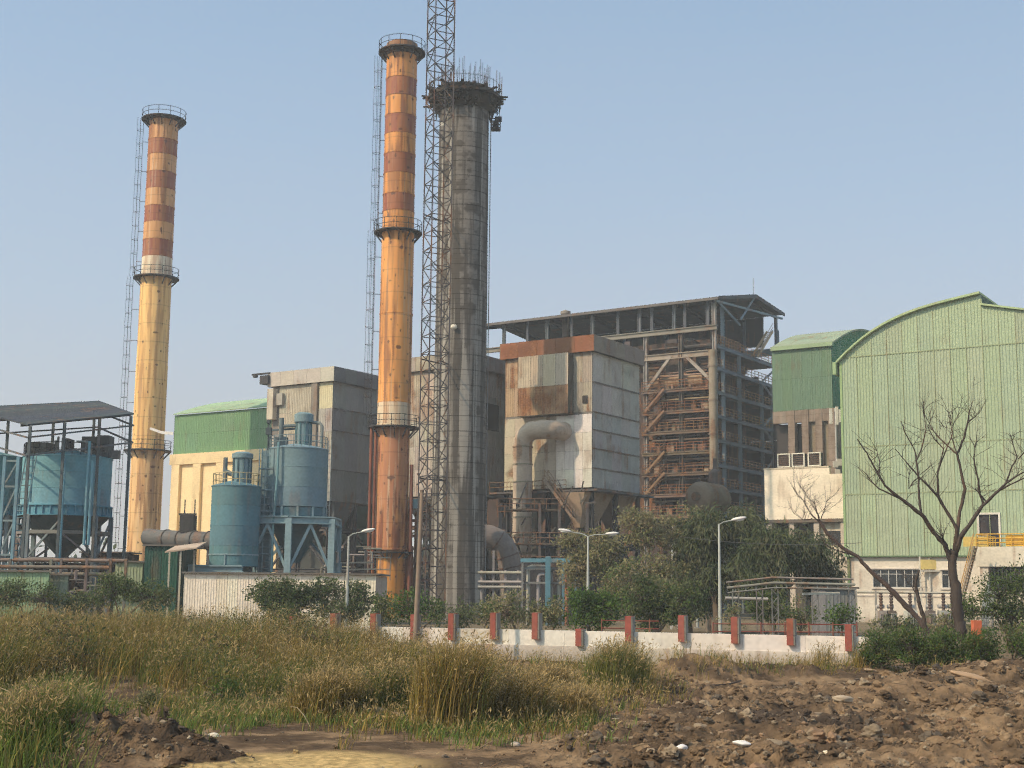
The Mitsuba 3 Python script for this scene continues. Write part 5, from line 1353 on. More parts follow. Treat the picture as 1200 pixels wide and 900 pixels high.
for i in range(9):
    f0, f1 = i / 9, (i + 1) / 9
    w0, w1 = .28 - .18 * f0, .28 - .18 * f1
    for sy in (-1, 1): m.bar((q[0] - w0 * (-1) ** i, Yq + w0 * sy, zt * f0), (q[0] + w1 * (-1) ** i, Yq + w1 * sy, zt * f1), .05)
t.part('bracing', m, (.5, .5, .48), .2)
t = Thing('cream_tank', 'small cream horizontal tank on a stand behind the shrubs', 'tank')
a, b = at(799, 668, 103), at(836, 668, 103)
e = np.array([1, 0, 0])
t.own(MB().tube([a - e * .3, a - e * .2, a, b, b + e * .2, b + e * .3], [.2, .4, .52, .52, .4, .2], 20), (.56, .44, .29), .25)
for x in (a[0] + .4, b[0] - .4): t.part('stand', MB().box(x - .15, x + .15, 102.6, 103.4, 0, a[2] - .45), (.2, .19, .18), .4)
t.part('manhole', MB().lathe([(.25, a[2] + .5), (.25, a[2] + .7), (.01, a[2] + .72)], (a[0] + .5, 103), 12), (.4, .33, .22), .3)
t.part('top_rail', MB().rail([(a[0], 102.8, a[2] + .5), (b[0], 102.8, a[2] + .5)], .35, .6, .02, 1), (.5, .35, .15), .3)
t = Thing('overhead_cable', 'thin overhead cable sagging across the dark trees', 'cable')
a, b = at(797, 629, 90), at(1010, 636, 88)
t.own(MB().tube([a + (b - a) * s - [0, 0, 1.2 * s * (1 - s)] for s in np.linspace(0, 1, 13)], .016, 4), (.12, .12, .12), .1)

# ---------------------------------------------------------------- pipe gantry, transformers and the yard at the right
t = Thing('pipe_gantry', 'pale pipe gantry on lattice legs in front of the drooping trees', 'pipe rack')
Yg = 72
for d, r in ((0, .07), (.28, .05), (-.25, .04)):
    t.part('pipe', MB().tube([at(852, 689, Yg) + [0, d, d], at(880, 686, Yg) + [0, d, d], at(906, 683, Yg) + [0, d, d], at(1002, 685, Yg) + [0, d, d]], r, 7), jit((.24, .23, .215), .15), .45)
t.part('pipe', MB().tube([at(850, 701, Yg + 2), at(900, 702, Yg + 2)], .09, 7), (.36, .35, .33), .3)
for px in (862, 890, 908, 955, 998):
    m = MB()
    q = xy(px, Yg)
    zt = zat(px, 688, Yg) - .1
    for dx in (-.16, .16): m.bar((q[0] + dx, Yg, 0), (q[0] + dx, Yg, zt), .05)
    for i in range(8): m.bar((q[0] - .16 * (-1) ** i, Yg, zt * i / 8), (q[0] + .16 * (-1) ** i, Yg, zt * (i + 1) / 8), .035)
    t.part('leg', m, jit((.17, .165, .16), .15), .4)
t.part('cross_arm', MB().bar(at(940, 696, Yg), at(984, 695, Yg), .12), (.5, .49, .46), .3)
for k in range(12): t.part('hanger', MB().rod(at(862 + 12 * k, 684 + (3 if k < 3 else 0), Yg + .05), at(862 + 12 * k, 690 + (3 if k < 3 else 0), Yg + .05), .03, 4), (.35, .34, .32), .3)
t = shed('plain grey sheet cabin behind the pipe gantry, left of the hall base', 968, 1002, 690, 722, 84, 4, (.19, .20, .21), .2, n=4, name='grey_cabin', cat='cabin')
t = Thing('bus_bar_frame', 'long pale horizontal bus pipe on thin posts in front of the hall windows', 'frame')
t.part('bus', MB().tube([at(1000, 694, 110), at(1126, 695, 108)], .09, 7), (.42, .38, .32), .3)
for px in (1003, 1026, 1072, 1124):
    q = xy(px, 109.3); t.part('post', MB().bar((*q, 0), (*q, zat(px, 692, 109)), .14), (.35, .33, .29), .3)
for k, (px, w) in enumerate(((1032, 9), (1044, 7), (1066, 12), (1089, 8), (1105, 10), (1115, 7))):
    Yq = 107
    q = xy(px, Yq); zb_ = zat(px, 714, Yq)
    t = Thing('transformer', ('small transformer with a ribbed bushing, %s in the row before the hall base' % ('leftmost', 'second from left', 'third from left', 'fourth from left', 'fifth from left', 'rightmost')[k]), 'transformer', 'transformers before the hall')
    hw = w / 2 / 1600 * Yq
    t.part('body', MB().box(q[0] - hw, q[0] + hw, Yq - .5, Yq + .5, .3, zb_ - .1), jit(((.45, .44, .42), (.16, .14, .12))[k % 2], .2), .35)
    for s in np.linspace(-hw + .06, hw - .06, 5): t.part('fin', MB().box(q[0] + s - .02, q[0] + s + .02, Yq - .75, Yq - .5, .5, zb_ - .3), jit((.3, .29, .28), .2), .3)
    zt = zat(px, 695, Yq)
    z = np.linspace(zb_ - .1, zt, 13)
    t.part('bushing', MB().lathe([(.10 if i % 2 else .17, x) for i, x in enumerate(z)] + [(.01, zt)], q, 10), (.10, .075, .06), .2)
    t.part('conservator', MB().tube([(q[0] - hw, Yq + .3, zb_ + .2), (q[0] + hw, Yq + .3, zb_ + .2)], .16, 10), (.5, .48, .45), .3)
t = Thing('mesh_fence', 'dark wire mesh fence in front of the entrance block', 'fence')
a, b = at(1120, 722, 100), at(1230, 722, 96)
m = MB()
for s in np.linspace(0, 1, 40): m.rod((a[0] + (b[0] - a[0]) * s, a[1] + (b[1] - a[1]) * s, 0), (a[0] + (b[0] - a[0]) * s, a[1] + (b[1] - a[1]) * s, 2.0), .02, 3)
for z in np.linspace(.2, 2.0, 8): m.rod((a[0], a[1], z), (b[0], b[1], z), .02, 3)
t.part('wire_mesh', m, (.09, .09, .095), .3)
for s in np.linspace(0, 1, 6): t.part('post', MB().bar((a[0] + (b[0] - a[0]) * s, a[1] + (b[1] - a[1]) * s - .03, 0), (a[0] + (b[0] - a[0]) * s, a[1] + (b[1] - a[1]) * s - .03, 2.1), .09), (.2, .2, .2), .3)
# ---------------------------------------------------------------- ground, earth heaps
def gpt(px, py, z=0.0):
    """Where the photograph's point meets the level z."""
    d = ray(px, py)
    return (EYE + d * ((z - EYE[2]) / d[2]))[:2]


def P3(x, y, s, o=0.0): return np.stack([x * s + o, y * s + o * 1.7, np.full_like(x, o * .3)], -1)


HEAPS = []                                                            # (x, y, rx, ry, height, power)
for px, py, rx, ry, h in ((140, 888, 1.5, 1.0, .62), (205, 897, 1.2, .8, .40), (85, 897, .8, .9, .40), (815, 797, 1.7, 1.3, .75), (760, 803, 1.3, 1.3, .28), (900, 795, 3.4, 1.0, .42), (985, 790, 2.2, 1.2, .30),
                          (1085, 815, 2.6, 2.2, .60), (1170, 805, 3.0, 3.0, .75), (1230, 845, 2.5, 2.5, .55), (1050, 850, 2.2, 1.5, .24), (900, 858, 1.8, 1.3, .26), (760, 868, 1.6, 1.1, .18), (1120, 885, 2.2, 1.5, .28),
                          (960, 890, 2.0, 1.2, .15), (690, 885, 1.2, .7, .13), (820, 890, 1.5, .8, .16), (1000, 838, 1.5, 1.2, -.12), (610, 790, 2.0, 1.5, .25)):
    x, y = gpt(px, py); HEAPS.append((x, y, rx, ry, h))


def heapfield(x, y):
    h = np.zeros_like(x)
    for hx, hy, rx, ry, hh in HEAPS:
        h += hh * np.exp(-(((x - hx) / rx) ** 2 + ((y - hy) / ry) ** 2) ** 1.3)
    return h


def dug(x, y):
    """Where the earth has been turned over."""
    e = 1 / (1 + np.exp(-(x - (1.2 + .10 * (y - 22) ** 1.0)) / .9)) * np.clip((48 - y) / 6, 0, 1)
    return np.clip(e + np.clip(heapfield(x, y) * 3.2, 0, 1), 0, 1)


def ground_h(x, y):
    x, y = np.asarray(x, float), np.asarray(y, float)
    near = np.clip((75 - y) / 12, 0, 1) * np.clip((60 - np.abs(x)) / 20, 0, 1) * np.clip((y - 2) / 8, 0, 1)
    r = heapfield(x, y)
    left = 1 / (1 + np.exp((x + 1.0) / 2.2)) * 1 / (1 + np.exp(-(y - 37) / 2.0)) * np.clip((62 - y) / 6, 0, 1)
    d = dug(x, y)
    n1 = meshkit.fbm(P3(x, y, .35, 5), 4) - .5
    wx, wy = x + .5 * (meshkit.fbm(P3(x, y, .9, 21), 3) - .5), y + .5 * (meshkit.fbm(P3(x, y, .9, 31), 3) - .5)
    bil = lambda s, o: np.abs(2 * meshkit.noise(P3(wx, wy, s, o)) - 1)
    n2 = .40 * bil(1.3, 11) + .34 * bil(3.1, 7) + .26 * bil(6.6, 3)
    n3 = meshkit.fbm(P3(x, y, 5.0, 3), 3) - .5
    rough = .35 + 1.1 * meshkit.fbm(P3(x, y, .45, 17), 2)
    return near * (r * (1 + .5 * n1) + .42 * left + .22 * n1 + d * rough * (.62 * (n2 - .4) + .14 * n3) + .03 * n3)


GX = np.concatenate([-np.geomspace(1500, 24.5, 26), np.linspace(-24, 24, 520), np.geomspace(24.5, 1500, 26)])
GY = np.concatenate([-np.geomspace(1300, 4, 14), np.linspace(0, 18, 30), np.linspace(18.1, 36, 260), np.linspace(36.15, 64, 150), np.geomspace(65, 2100, 40)])
X, Yy = np.meshgrid(GX, GY)
GZ = ground_h(X, Yy)
n = len(GX); i, j = np.meshgrid(np.arange(len(GY) - 1), np.arange(n - 1), indexing='ij')
q = np.stack([i * n + j, i * n + j + 1, (i + 1) * n + j + 1, (i + 1) * n + j], -1).reshape(-1, 4)
struct('ground', MB().raw(np.c_[X.ravel(), Yy.ravel(), GZ.ravel()], q), 'soil', 'bare brown earth of the field and the plant yard', 'ground')


# ---------------------------------------------------------------- leaves, trees
def leaf_mesh(P, D, N, L, W):
    """Folded leaves: from P along D, lengths L, widths W, facing N."""
    D = D / (np.linalg.norm(D, axis=1, keepdims=True) + 1e-9)
    S = np.cross(D, N); S /= np.linalg.norm(S, axis=1, keepdims=True) + 1e-9
    U = np.cross(S, D)
    L, W = L[:, None], W[:, None]
    v = np.stack([P, P + D * L * .45 + S * W * .5 + U * W * .12, P + D * L, P + D * L * .45 - S * W * .5 + U * W * .12], 1)
    k = np.arange(len(P))[:, None] * 4
    return v.reshape(-1, 3), np.concatenate([k + [0, 1, 2], k + [0, 2, 3]])


def unit(n, rng): v = rng.normal(size=(n, 3)); return v / np.linalg.norm(v, axis=1, keepdims=True)


OLIVE = [(.26, .245, .13), (.32, .29, .165), (.18, .195, .09), (.33, .27, .17)]
DARK = [(.10, .125, .066), (.135, .155, .08), (.07, .092, .05), (.165, .17, .10)]
FRESH = [(.12, .20, .05), (.12, .19, .05), (.06, .115, .03), (.10, .15, .05)]
MID = [(.095, .14, .05), (.13, .165, .068), (.07, .105, .04), (.165, .175, .085)]


def tree(name, label, cat, base, blobs, colours, leaf=.26, per=60, rc=.55, droop=0.0, slim=.42, trunk=None, group=None, seed=0, bark=(.13, .10, .075), dens=1.0, upright=0.0, bare=0.0):
    """Trunk and limbs that reach every leaf clump; blobs are ellipsoids (x, y, z, rx, ry, rz, clumps)."""
    rng = np.random.default_rng(seed + 100)
    t = Thing(name, label, cat, group)
    b = np.array([base[0], base[1], float(ground_h(base[0], base[1])) - .1])
    C, BL = [], []
    for (x, y, z, rx, ry, rz, k) in blobs:
        d = unit(k, rng) * (rng.random((k, 1)) ** .42)
        C.append(d * [rx, ry, rz] + [x, y, z]); BL.append(np.full(k, len(BL)))
    C, BL = np.vstack(C), np.concatenate(BL)
    keep = meshkit.fbm(C * .55 + seed, 2) > .36
    C, BL = C[keep], BL[keep]
    C[:, 2] = np.maximum(C[:, 2], b[2] + .25)
    top = C[:, 2].max()
    m, mt = MB(), MB()
    fork = b + [0, 0, max(.3, (C[:, 2].min() - b[2]) * .7)]
    r0 = trunk or .05 + .022 * (top - b[2])
    mid = (b + fork) / 2 + [rng.uniform(-.1, .1), 0, 0]
    mt.tube([b, mid, fork], [r0 * 1.25, r0, r0 * .85], 8)
    cen = [np.array(q[:3]) - [0, 0, q[5] * .35] for q in blobs]
    for i, q in enumerate(cen):
        w = fork + (q - fork) * .5 + rng.normal(size=3) * .12 * np.linalg.norm(q - fork)
        w[2] = max(w[2], fork[2])
        mt.tube([fork - [0, 0, .05], w, q], [r0 * .6, r0 * .42, r0 * .26], 6)
    for k in range(len(C)):
        q = cen[BL[k]]
        e = q + (C[k] - q) * .5 + rng.normal(size=3) * .1 * np.linalg.norm(C[k] - q) + [0, 0, .1]
        m.tube([q, e, C[k]], [r0 * .2, r0 * .12, r0 * .05], 4, False)
    t.part('trunk', mt, bark, .25)
    t.part('limbs', m, tuple(x * .9 for x in bark), .2)
    nl = int(per * dens)
    K = len(C)
    size = rng.uniform(.55, 1.45, K)
    idx = np.repeat(np.arange(K), np.maximum(4, (nl * size).astype(int)))
    off = unit(len(idx), rng) * (rng.random((len(idx), 1)) ** .5) * rc * size[idx][:, None] * [1, 1, .75 if not droop else 1.2]
    P = C[idx] + off
    D = unit(len(idx), rng) * (1 - .6 * droop) + off / rc * .5 + [0, 0, upright - droop * 1.1]
    tone = rng.integers(0, len(colours), K)
    col = np.array(colours)[np.where(rng.random(len(idx)) < .7, tone[idx], rng.integers(0, len(colours), len(idx)))] * rng.uniform(.75, 1.25, (len(idx), 1))
    L = leaf * rng.uniform(.6, 1.4, len(idx)) * (1 + droop)
    v, f = leaf_mesh(P, D, unit(len(idx), rng) + [0, 0, .8], L, L * slim)
    v[:, 2] = np.maximum(v[:, 2], b[2] + .03)
    t.part('crown', (v, f), mat='leafage', vcol=np.repeat(col, 4, 0))
    return t


def blob(px0, px1, py0, py1, Y, k, dy=0.0, depth=.8):
    """An ellipsoid that spans these columns and rows at depth Y."""
    a, b = at(px0, (py0 + py1) / 2, Y + dy), at(px1, (py0 + py1) / 2, Y + dy)
    z1, z0 = zat((px0 + px1) / 2, py0, Y + dy), zat((px0 + px1) / 2, py1, Y + dy)
    rx, rz = (b[0] - a[0]) / 2, (z1 - z0) / 2
    return ((a[0] + b[0]) / 2, Y + dy, (z0 + z1) / 2, rx * .88, rx * depth * .88, rz * .88, k)


TG = 'trees inside the plant'
tree('olive_tree', 'thin greyish olive tree behind the double armed lamp, leftmost of the tall trees', 'tree', xy(702, 94),
     [blob(650, 715, 640, 700, 94, 42), blob(680, 745, 612, 680, 94, 46, 1), blob(700, 755, 650, 720, 94, 40, -1), blob(655, 690, 620, 655, 94, 14)], OLIVE, .24, 56, .66, seed=1)
tree('olive_tree', 'tallest greyish olive tree, in front of the boiler house foot, with thin top twigs', 'tree', xy(768, 97),
     [blob(722, 790, 585, 650, 97, 52), blob(760, 830, 588, 650, 97, 46, 1), blob(735, 800, 640, 710, 97, 50, -1), blob(785, 835, 640, 700, 97, 30)], OLIVE, .24, 56, .68, seed=2)
tree('olive_tree', 'lower bushy olive tree between the two taller olive trees', 'tree', xy(738, 90), [blob(705, 770, 650, 735, 90, 60), blob(740, 800, 668, 735, 90, 44)], OLIVE[:2] + MID[:2], .22, 52, .6, seed=3)
DC = dict(leaf=.30, per=80, rc=.62, droop=.75, slim=.16)
tree('drooping_tree', 'dark drooping tree with feathery hanging foliage beside the round storage drum', 'tree', xy(838, 96),
     [blob(795, 870, 596, 660, 96, 60), blob(815, 905, 590, 650, 96, 60, 1), blob(800, 880, 640, 700, 96, 50)], DARK, seed=5, **DC)
tree('drooping_tree', 'dark drooping tree with feathery hanging foliage in front of the cream annex', 'tree', xy(905, 92),
     [blob(862, 935, 612, 680, 92, 66), blob(895, 975, 614, 675, 92, 60, 1), blob(858, 930, 650, 700, 92, 44)], DARK, seed=6, **DC)
tree('drooping_tree', 'dark narrow drooping tree under the right end of the cream annex', 'tree', xy(966, 95),
     [blob(938, 992, 628, 690, 95, 46), blob(945, 990, 660, 705, 95, 30)], DARK, seed=7, **DC)
tree('drooping_tree', 'dark drooping tree between the olive trees and the tall street lamp', 'tree', xy(808, 100), [blob(775, 845, 625, 695, 100, 56), blob(800, 850, 660, 720, 100, 34)], DARK, seed=8, **DC)
S = 'shrub'
tree('shrub', 'bright fresh green shrub just behind the wall, below the double armed lamp', S, xy(690, 74), [blob(662, 708, 684, 728, 74, 46), blob(690, 735, 690, 735, 74, 34), blob(660, 720, 712, 740, 74, 30)], FRESH, .17, 50, .4, seed=11)
tree('shrub', 'broad dark green shrub behind the wall right of the bright green one', S, xy(770, 78), [blob(722, 790, 672, 730, 78, 56), blob(765, 838, 668, 735, 78, 60), blob(735, 830, 700, 742, 78, 50)], MID, .19, 46, .45, seed=12)
tree('shrub', 'scrubby grey olive shrub behind the wall right of the concrete chimney', S, xy(606, 74), [blob(566, 622, 690, 738, 74, 44), blob(605, 665, 702, 740, 74, 40)], OLIVE + MID[:1], .17, 36, .42, seed=13)
tree('shrub', 'yellow green shrub at the foot of the lattice mast', S, xy(487, 82), [blob(455, 505, 688, 735, 82, 46), blob(490, 528, 700, 738, 82, 26)], FRESH, .18, 34, .45, seed=14)
tree('shrub', 'dark shrub at the foot of the concrete chimney', S, xy(536, 80), [blob(508, 568, 694, 738, 80, 44)], DARK + MID[:1], .18, 36, .45, seed=15)
tree('shrub', 'flat topped dark green shrub tree in front of the cream sheet shed', S, xy(330, 80), [blob(284, 342, 682, 724, 80, 60), blob(318, 374, 674, 724, 80, 64), blob(298, 352, 674, 702, 80, 30), blob(300, 370, 700, 730, 79, 40)], MID + DARK[:1], .19, 40, .42, seed=16)
tree('shrub', 'dark rounded shrub tree behind the single armed lamp before the shed', S, xy(395, 81), [blob(350, 408, 672, 726, 81, 70), blob(388, 446, 676, 728, 81, 66), blob(360, 440, 700, 732, 80, 44)], DARK + MID[:2], .19, 40, .42, seed=17)
tree('shrub', 'leafy dark green shrub below the left chimney', S, xy(150, 85), [blob(106, 162, 666, 716, 85, 62), blob(145, 208, 678, 716, 85, 56)], MID, .19, 44, .45, seed=18)
tree('shrub', 'low mid green shrub at the left edge in front of the pale green screen', S, xy(30, 86), [blob(-20, 40, 676, 718, 86, 56), blob(25, 78, 682, 718, 86, 44)], MID, .19, 40, .45, seed=19)
tree('shrub', 'low dark shrub below the blue silo', S, xy(93, 87), [blob(62, 125, 690, 718, 87, 36)], MID + DARK[:1], .19, 40, .45, seed=20)
tree('shrub', 'small green shrub behind the wall below the pipe gantry', S, xy(893, 76), [blob(868, 925, 692, 735, 76, 44)], MID, .18, 38, .42, seed=21)
tree('shrub', 'thin grey green shrub behind the wall beside the tall street lamp', S, xy(862, 71), [blob(846, 880, 706, 740, 71, 22)], OLIVE + MID[:1], .16, 28, .4, seed=22)
tree('shrub', 'yellow green shrub behind the wall near its right end', S, xy(985, 70), [blob(962, 1010, 706, 742, 70, 26)], FRESH + MID[:1], .17, 32, .4, seed=23)
tree('feathery_tree', 'light feathery green tree at the right edge in front of the entrance block', 'tree', xy(1180, 72),
     [blob(1138, 1205, 662, 725, 72, 66), blob(1175, 1245, 650, 720, 72, 66), blob(1118, 1160, 695, 735, 72, 30), blob(1150, 1220, 700, 740, 72, 44)], [(.10, .15, .05), (.13, .17, .065), (.08, .115, .04)], .15, 46, .42, seed=24)
tree('shrub', 'low dark scrub under the transformers left of the dead tree', S, xy(1050, 78), [blob(1015, 1085, 716, 745, 78, 36)], DARK + OLIVE[:2], .17, 34, .4, seed=25)
tree('shrub', 'tangled brown green scrub right of the dead tree', S, xy(1112, 70), [blob(1080, 1150, 718, 750, 70, 40)], OLIVE + MID[:1], .17, 34, .4, seed=26)
tree('shrub', 'olive shrub behind the wall, just right of the single armed street lamp', S, xy(448, 77), [blob(428, 468, 692, 738, 77, 34)], MID + OLIVE[:1], .18, 40, .42, seed=41)
tree('shrub', 'dusty green shrub behind the wall under the low pale pipe rack', S, xy(573, 76), [blob(552, 596, 700, 738, 76, 34)], OLIVE + MID, .17, 40, .42, seed=42)
tree('shrub', 'dark green shrub behind the wall in front of the teal pipe rack', S, xy(648, 79), [blob(632, 668, 694, 738, 79, 34)], DARK + MID, .17, 40, .42, seed=43)
tree('shrub', 'grey green shrub behind the wall right of the tall street lamp', S, xy(935, 80), [blob(912, 962, 698, 740, 80, 34)], MID + OLIVE[:1], .17, 40, .42, seed=44)
for k, (px, y0, Yq, h0, wdt) in enumerate(((1030, 740, 51, 20, 40), (1068, 735, 50, 20, 44), (1108, 738, 49.5, 20, 44), (1148, 742, 49, 20, 40), (1190, 738, 48.5, 20, 44))):
    tree('weed_bush', ('leafy green weed bush at the right end of the boundary wall', 'leafy yellow green weed bush left of the leaning dead trunk foot', 'leafy green weed bush before the upright dead tree',
                       'leafy green weed bush before the orange gate post', 'leafy green weed bush at the right edge on the earth heap')[k], 'bush', xy(px, Yq),
         [blob(px - wdt * .62, px + wdt * .62, y0 - 6, 782, Yq, 56), blob(px - wdt * .85, px + wdt * .7, y0 + 14, 788, Yq, 40, .6)], FRESH[1:] + MID[:2] + [(.16, .15, .06)], .12, 54, .3, seed=30 + k, upright=.5, slim=.3)
for k, (px, y0, py, wdt, cc, lab) in enumerate(((240, 758, 815, 56, OLIVE[1:] + [(.30, .25, .16)], 'dry greyish weed bush in the tall grass above the long timber'), (268, 795, 830, 50, FRESH, 'small fresh green weed bush just above the long timber'),
        (176, 812, 836, 34, OLIVE + MID, 'small olive weed bush behind the grey square board'), (436, 785, 828, 70, MID + OLIVE[:1] + FRESH[:1], 'green olive weed bush left of the golden tussock'), (70, 805, 850, 40, FRESH[1:] + MID, 'yellow green weed bush near the left edge of the field'))):
    b = gpt(px, py)
    tree('weed_bush', lab, 'bush', b, [blob(px - wdt / 2, px + wdt / 2, y0, py, b[1], 34)], cc, .10, 46, .2, seed=90 + k, upright=.5, slim=.25, trunk=.03)
# far wood beyond the plant, mostly hidden
rng = np.random.default_rng(77)
K = 260
px = rng.uniform(-90, 1290, K); Yq = rng.uniform(320, 430, K)
C = np.array([at(a, 690, b) for a, b in zip(px, Yq)]); C[:, 2] = rng.uniform(1, 8, K)
idx = np.repeat(np.arange(K), 60)
P = C[idx] + rng.normal(size=(len(idx), 3)) * [3.2, 3.2, 2.2]
P[:, 2] = np.abs(P[:, 2])
L = rng.uniform(.8, 2.0, len(idx))
v, f = leaf_mesh(P, unit(len(idx), rng), unit(len(idx), rng) + [0, 0, .8], L, L * .5)
struct('far_woods', (v, f), 'leafage', 'hazy far wood on the horizon beyond the plant', 'woods', kind='stuff', vcol=np.repeat(np.array(MID)[rng.integers(0, 4, K)][idx], 4, 0))


# ---------------------------------------------------------------- dead trees
def dead(label, branches, Y, seed, col=(.055, .043, .034), name='dead_tree'):
    """Branches as rows of (px, py) with a start and an end radius; depth wanders away from the trunk."""
    rng = np.random.default_rng(seed)
    t = Thing(name, label, 'dead tree')
    for k, (rows, r0, r1) in enumerate(branches):
        dyr = 0 if k == 0 else rng.uniform(-1.2, 1.2)
        pts = [at(x, y, Y + dyr * i / max(1, len(rows) - 1)) for i, (x, y) in enumerate(rows)]
        f = []
        for a, b in zip(pts[:-1], pts[1:]):
            L = np.linalg.norm(b - a)
            f += [a, (a + b) / 2 + rng.normal(size=3) * .03 * L]
        f.append(pts[-1])
        f = [f[0]] + [x for a, b in zip(f[:-1], f[1:]) for x in ((a * 2 + b) / 3 + rng.normal(size=3) * .012, (a + 2 * b) / 3 + rng.normal(size=3) * .012, b)]
        m = MB().tube(f, np.linspace(r0 * (1 if k == 0 else .68), r1 * (1 if k == 0 else .8), len(f)) * rng.uniform(.86, 1.14, len(f)), 7)
        t.part('trunk' if k == 0 else 'branch', m, col, .2)
        if k:
            tw = MB()
            for _ in range(10):
                i = rng.integers(len(f) // 3, len(f))
                d = rng.normal(size=3) * [.5, .4, .3] + [0, 0, .7]
                e = f[i] + d * rng.uniform(.25, .7)
                g = e + d * .5 + rng.normal(size=3) * .15
                r = min(r1, .016)
                tw.tube([f[i], e, g], [r * .8, r * .6, r * .35], 4, False)
                for _2 in range(2): tw.tube([e, e + d * .3 + rng.normal(size=3) * .2], [r * .5, r * .3], 3, False)
            t.part('twigs', tw, col, .2, stuff=True)
    return t


z7 = lambda *p: [(960 + x / 2.1418, 330 + y / 2.1418) for x, y in p]
dead('bare dead tree with a wide spread of branches before the pale green hall', [
    (z7((352, 900), (350, 850), (342, 760), (334, 690), (338, 676)), .27, .19),
    (z7((330, 700), (312, 655), (262, 590), (215, 552), (165, 512), (130, 450), (95, 395)), .19, .025),
    (z7((215, 552), (150, 520), (113, 478)), .07, .02), (z7((256, 585), (250, 500), (240, 425), (205, 350)), .10, .02), (z7((150, 485), (145, 425)), .05, .018), (z7((244, 450), (268, 370), (262, 300)), .05, .015),
    (z7((340, 690), (345, 622), (300, 542), (250, 490), (190, 420)), .17, .02), (z7((300, 542), (296, 490), (312, 420), (272, 365)), .085, .018), (z7((250, 490), (225, 520), (228, 470)), .04, .015), (z7((296, 480), (335, 380), (325, 330)), .05, .015),
    (z7((346, 640), (366, 520), (346, 432), (374, 350), (386, 298)), .15, .02), (z7((346, 432), (300, 392), (268, 340)), .06, .016), (z7((372, 355), (402, 330)), .04, .014), (z7((350, 450), (330, 380), (352, 330)), .05, .014),
    (z7((342, 690), (356, 640), (410, 562), (470, 505), (530, 470)), .20, .03), (z7((412, 560), (400, 500), (388, 440), (396, 385)), .09, .018), (z7((420, 552), (392, 520)), .06, .03), (z7((470, 505), (497, 440), (478, 380)), .07, .016), (z7((440, 530), (500, 500), (545, 480)), .07, .02),
    (z7((500, 445), (530, 410)), .04, .014), (z7((312, 658), (309, 638)), .07, .05)], 64, 3)
z5 = lambda *p: [(640 + x / 3.158, 560 + y / 3.158) for x, y in p]
dead('leaning dead trunk with bare crooked branches before the dark drooping trees', [
    ([(1088, 742), (1078, 727), (1058, 706), (1036, 683)] + z5((1200, 345), (1155, 292), (1050, 216), (1012, 160)), .15, .07),
    (z5((1012, 160), (1000, 120), (990, 88)), .07, .025), (z5((1012, 162), (985, 140), (950, 82), (908, 30)), .06, .015), (z5((1018, 150), (1036, 90)), .04, .015), (z5((1125, 280), (1080, 270), (1028, 243)), .06, .02),
    (z5((985, 150), (955, 155), (912, 124)), .04, .014), (z5((955, 90), (960, 55), (930, 20)), .03, .012)], 66, 5, (.085, .066, .053))
dead('short crooked dead stem standing between the two dead trees', [([(1085, 745), (1082, 722), (1076, 700), (1073, 684), (1077, 668)], .12, .05), ([(1076, 700), (1070, 690), (1071, 676)], .05, .02)], 65, 7)


# ---------------------------------------------------------------- grass
def blades(base, h, w, col, lean, rng, head=0.0, headcol=(.40, .30, .15)):
    """Bent grass blades of three joints; some carry a loose seed head."""
    n = len(base)
    ang = rng.uniform(0, 2 * np.pi, n)
    d = np.stack([np.cos(ang), np.sin(ang), np.zeros(n)], 1) * lean[:, None] + [.12, -.03, 0]
    ang2 = ang + rng.uniform(.6, 2.5, n)
    s = np.stack([np.cos(ang2), np.sin(ang2), np.zeros(n)], 1)
    ts = (0.0, .45, .8, 1.0)
    ws = (1.0, .8, .45, .08)
    V = []
    for t_, k in zip(ts, ws):
        c = base + d * (h * t_ ** 1.8)[:, None] + np.stack([np.zeros(n), np.zeros(n), h * (t_ - .22 * lean * t_ ** 2)], 1)
        V += [c - s * (w * k / 2)[:, None], c + s * (w * k / 2)[:, None]]
    v = np.stack(V, 1).reshape(-1, 3)
    k = np.arange(n)[:, None] * 8
    f = np.concatenate([k + x for x in ([0, 1, 3], [0, 3, 2], [2, 3, 5], [2, 5, 4], [4, 5, 7], [4, 7, 6])])
    c = np.repeat(col, 8, 0)
    if head:
        m = rng.random(n) < head
        tip = base[m] + d[m] * h[m][:, None] + np.stack([np.zeros(m.sum()), np.zeros(m.sum()), h[m] * (1 - .22 * lean[m])], 1)
        q = np.repeat(tip, 3, 0) + rng.normal(size=(3 * m.sum(), 3)) * [.03, .03, .06]
        D = np.repeat(d[m], 3, 0) * .6 + rng.normal(size=(len(q), 3)) * .35 + [0, 0, .5]
        L = rng.uniform(.06, .15, len(q))
        v2, f2 = leaf_mesh(q, D, unit(len(q), rng), L, L * .22)
        f = np.vstack([f, f2 + len(v)]); v = np.vstack([v, v2])
        c = np.vstack([c, np.repeat(np.array(headcol) * rng.uniform(.7, 1.3, (len(q), 1)), 4, 0)])
    return v, f, c


def tufts(cx, cy, hh, per, rng, spread=.16, w=(.016, .034), colours=None, lean=(.1, .55), head=.3, tone=None, headcol=(.40, .30, .15)):
    n = len(cx)
    k = np.repeat(np.arange(n), per)
    o = rng.normal(size=(len(k), 2)) * spread
    x, y = cx[k] + o[:, 0], cy[k] + o[:, 1]
    base = np.stack([x, y, ground_h(x, y) - .02], 1)
    h = hh[k] * rng.uniform(.45, 1.12, len(k))
    tone = rng.integers(0, len(colours), n) if tone is None else tone
    pick = np.where(rng.random(len(k)) < .65, tone[k], rng.integers(0, len(colours), len(k)))
    col = np.array(colours)[pick] * rng.uniform(.7, 1.3, (len(k), 1))
    return blades(base, h, rng.uniform(*w, len(k)), col, rng.uniform(*lean, len(k)), rng, head, headcol)


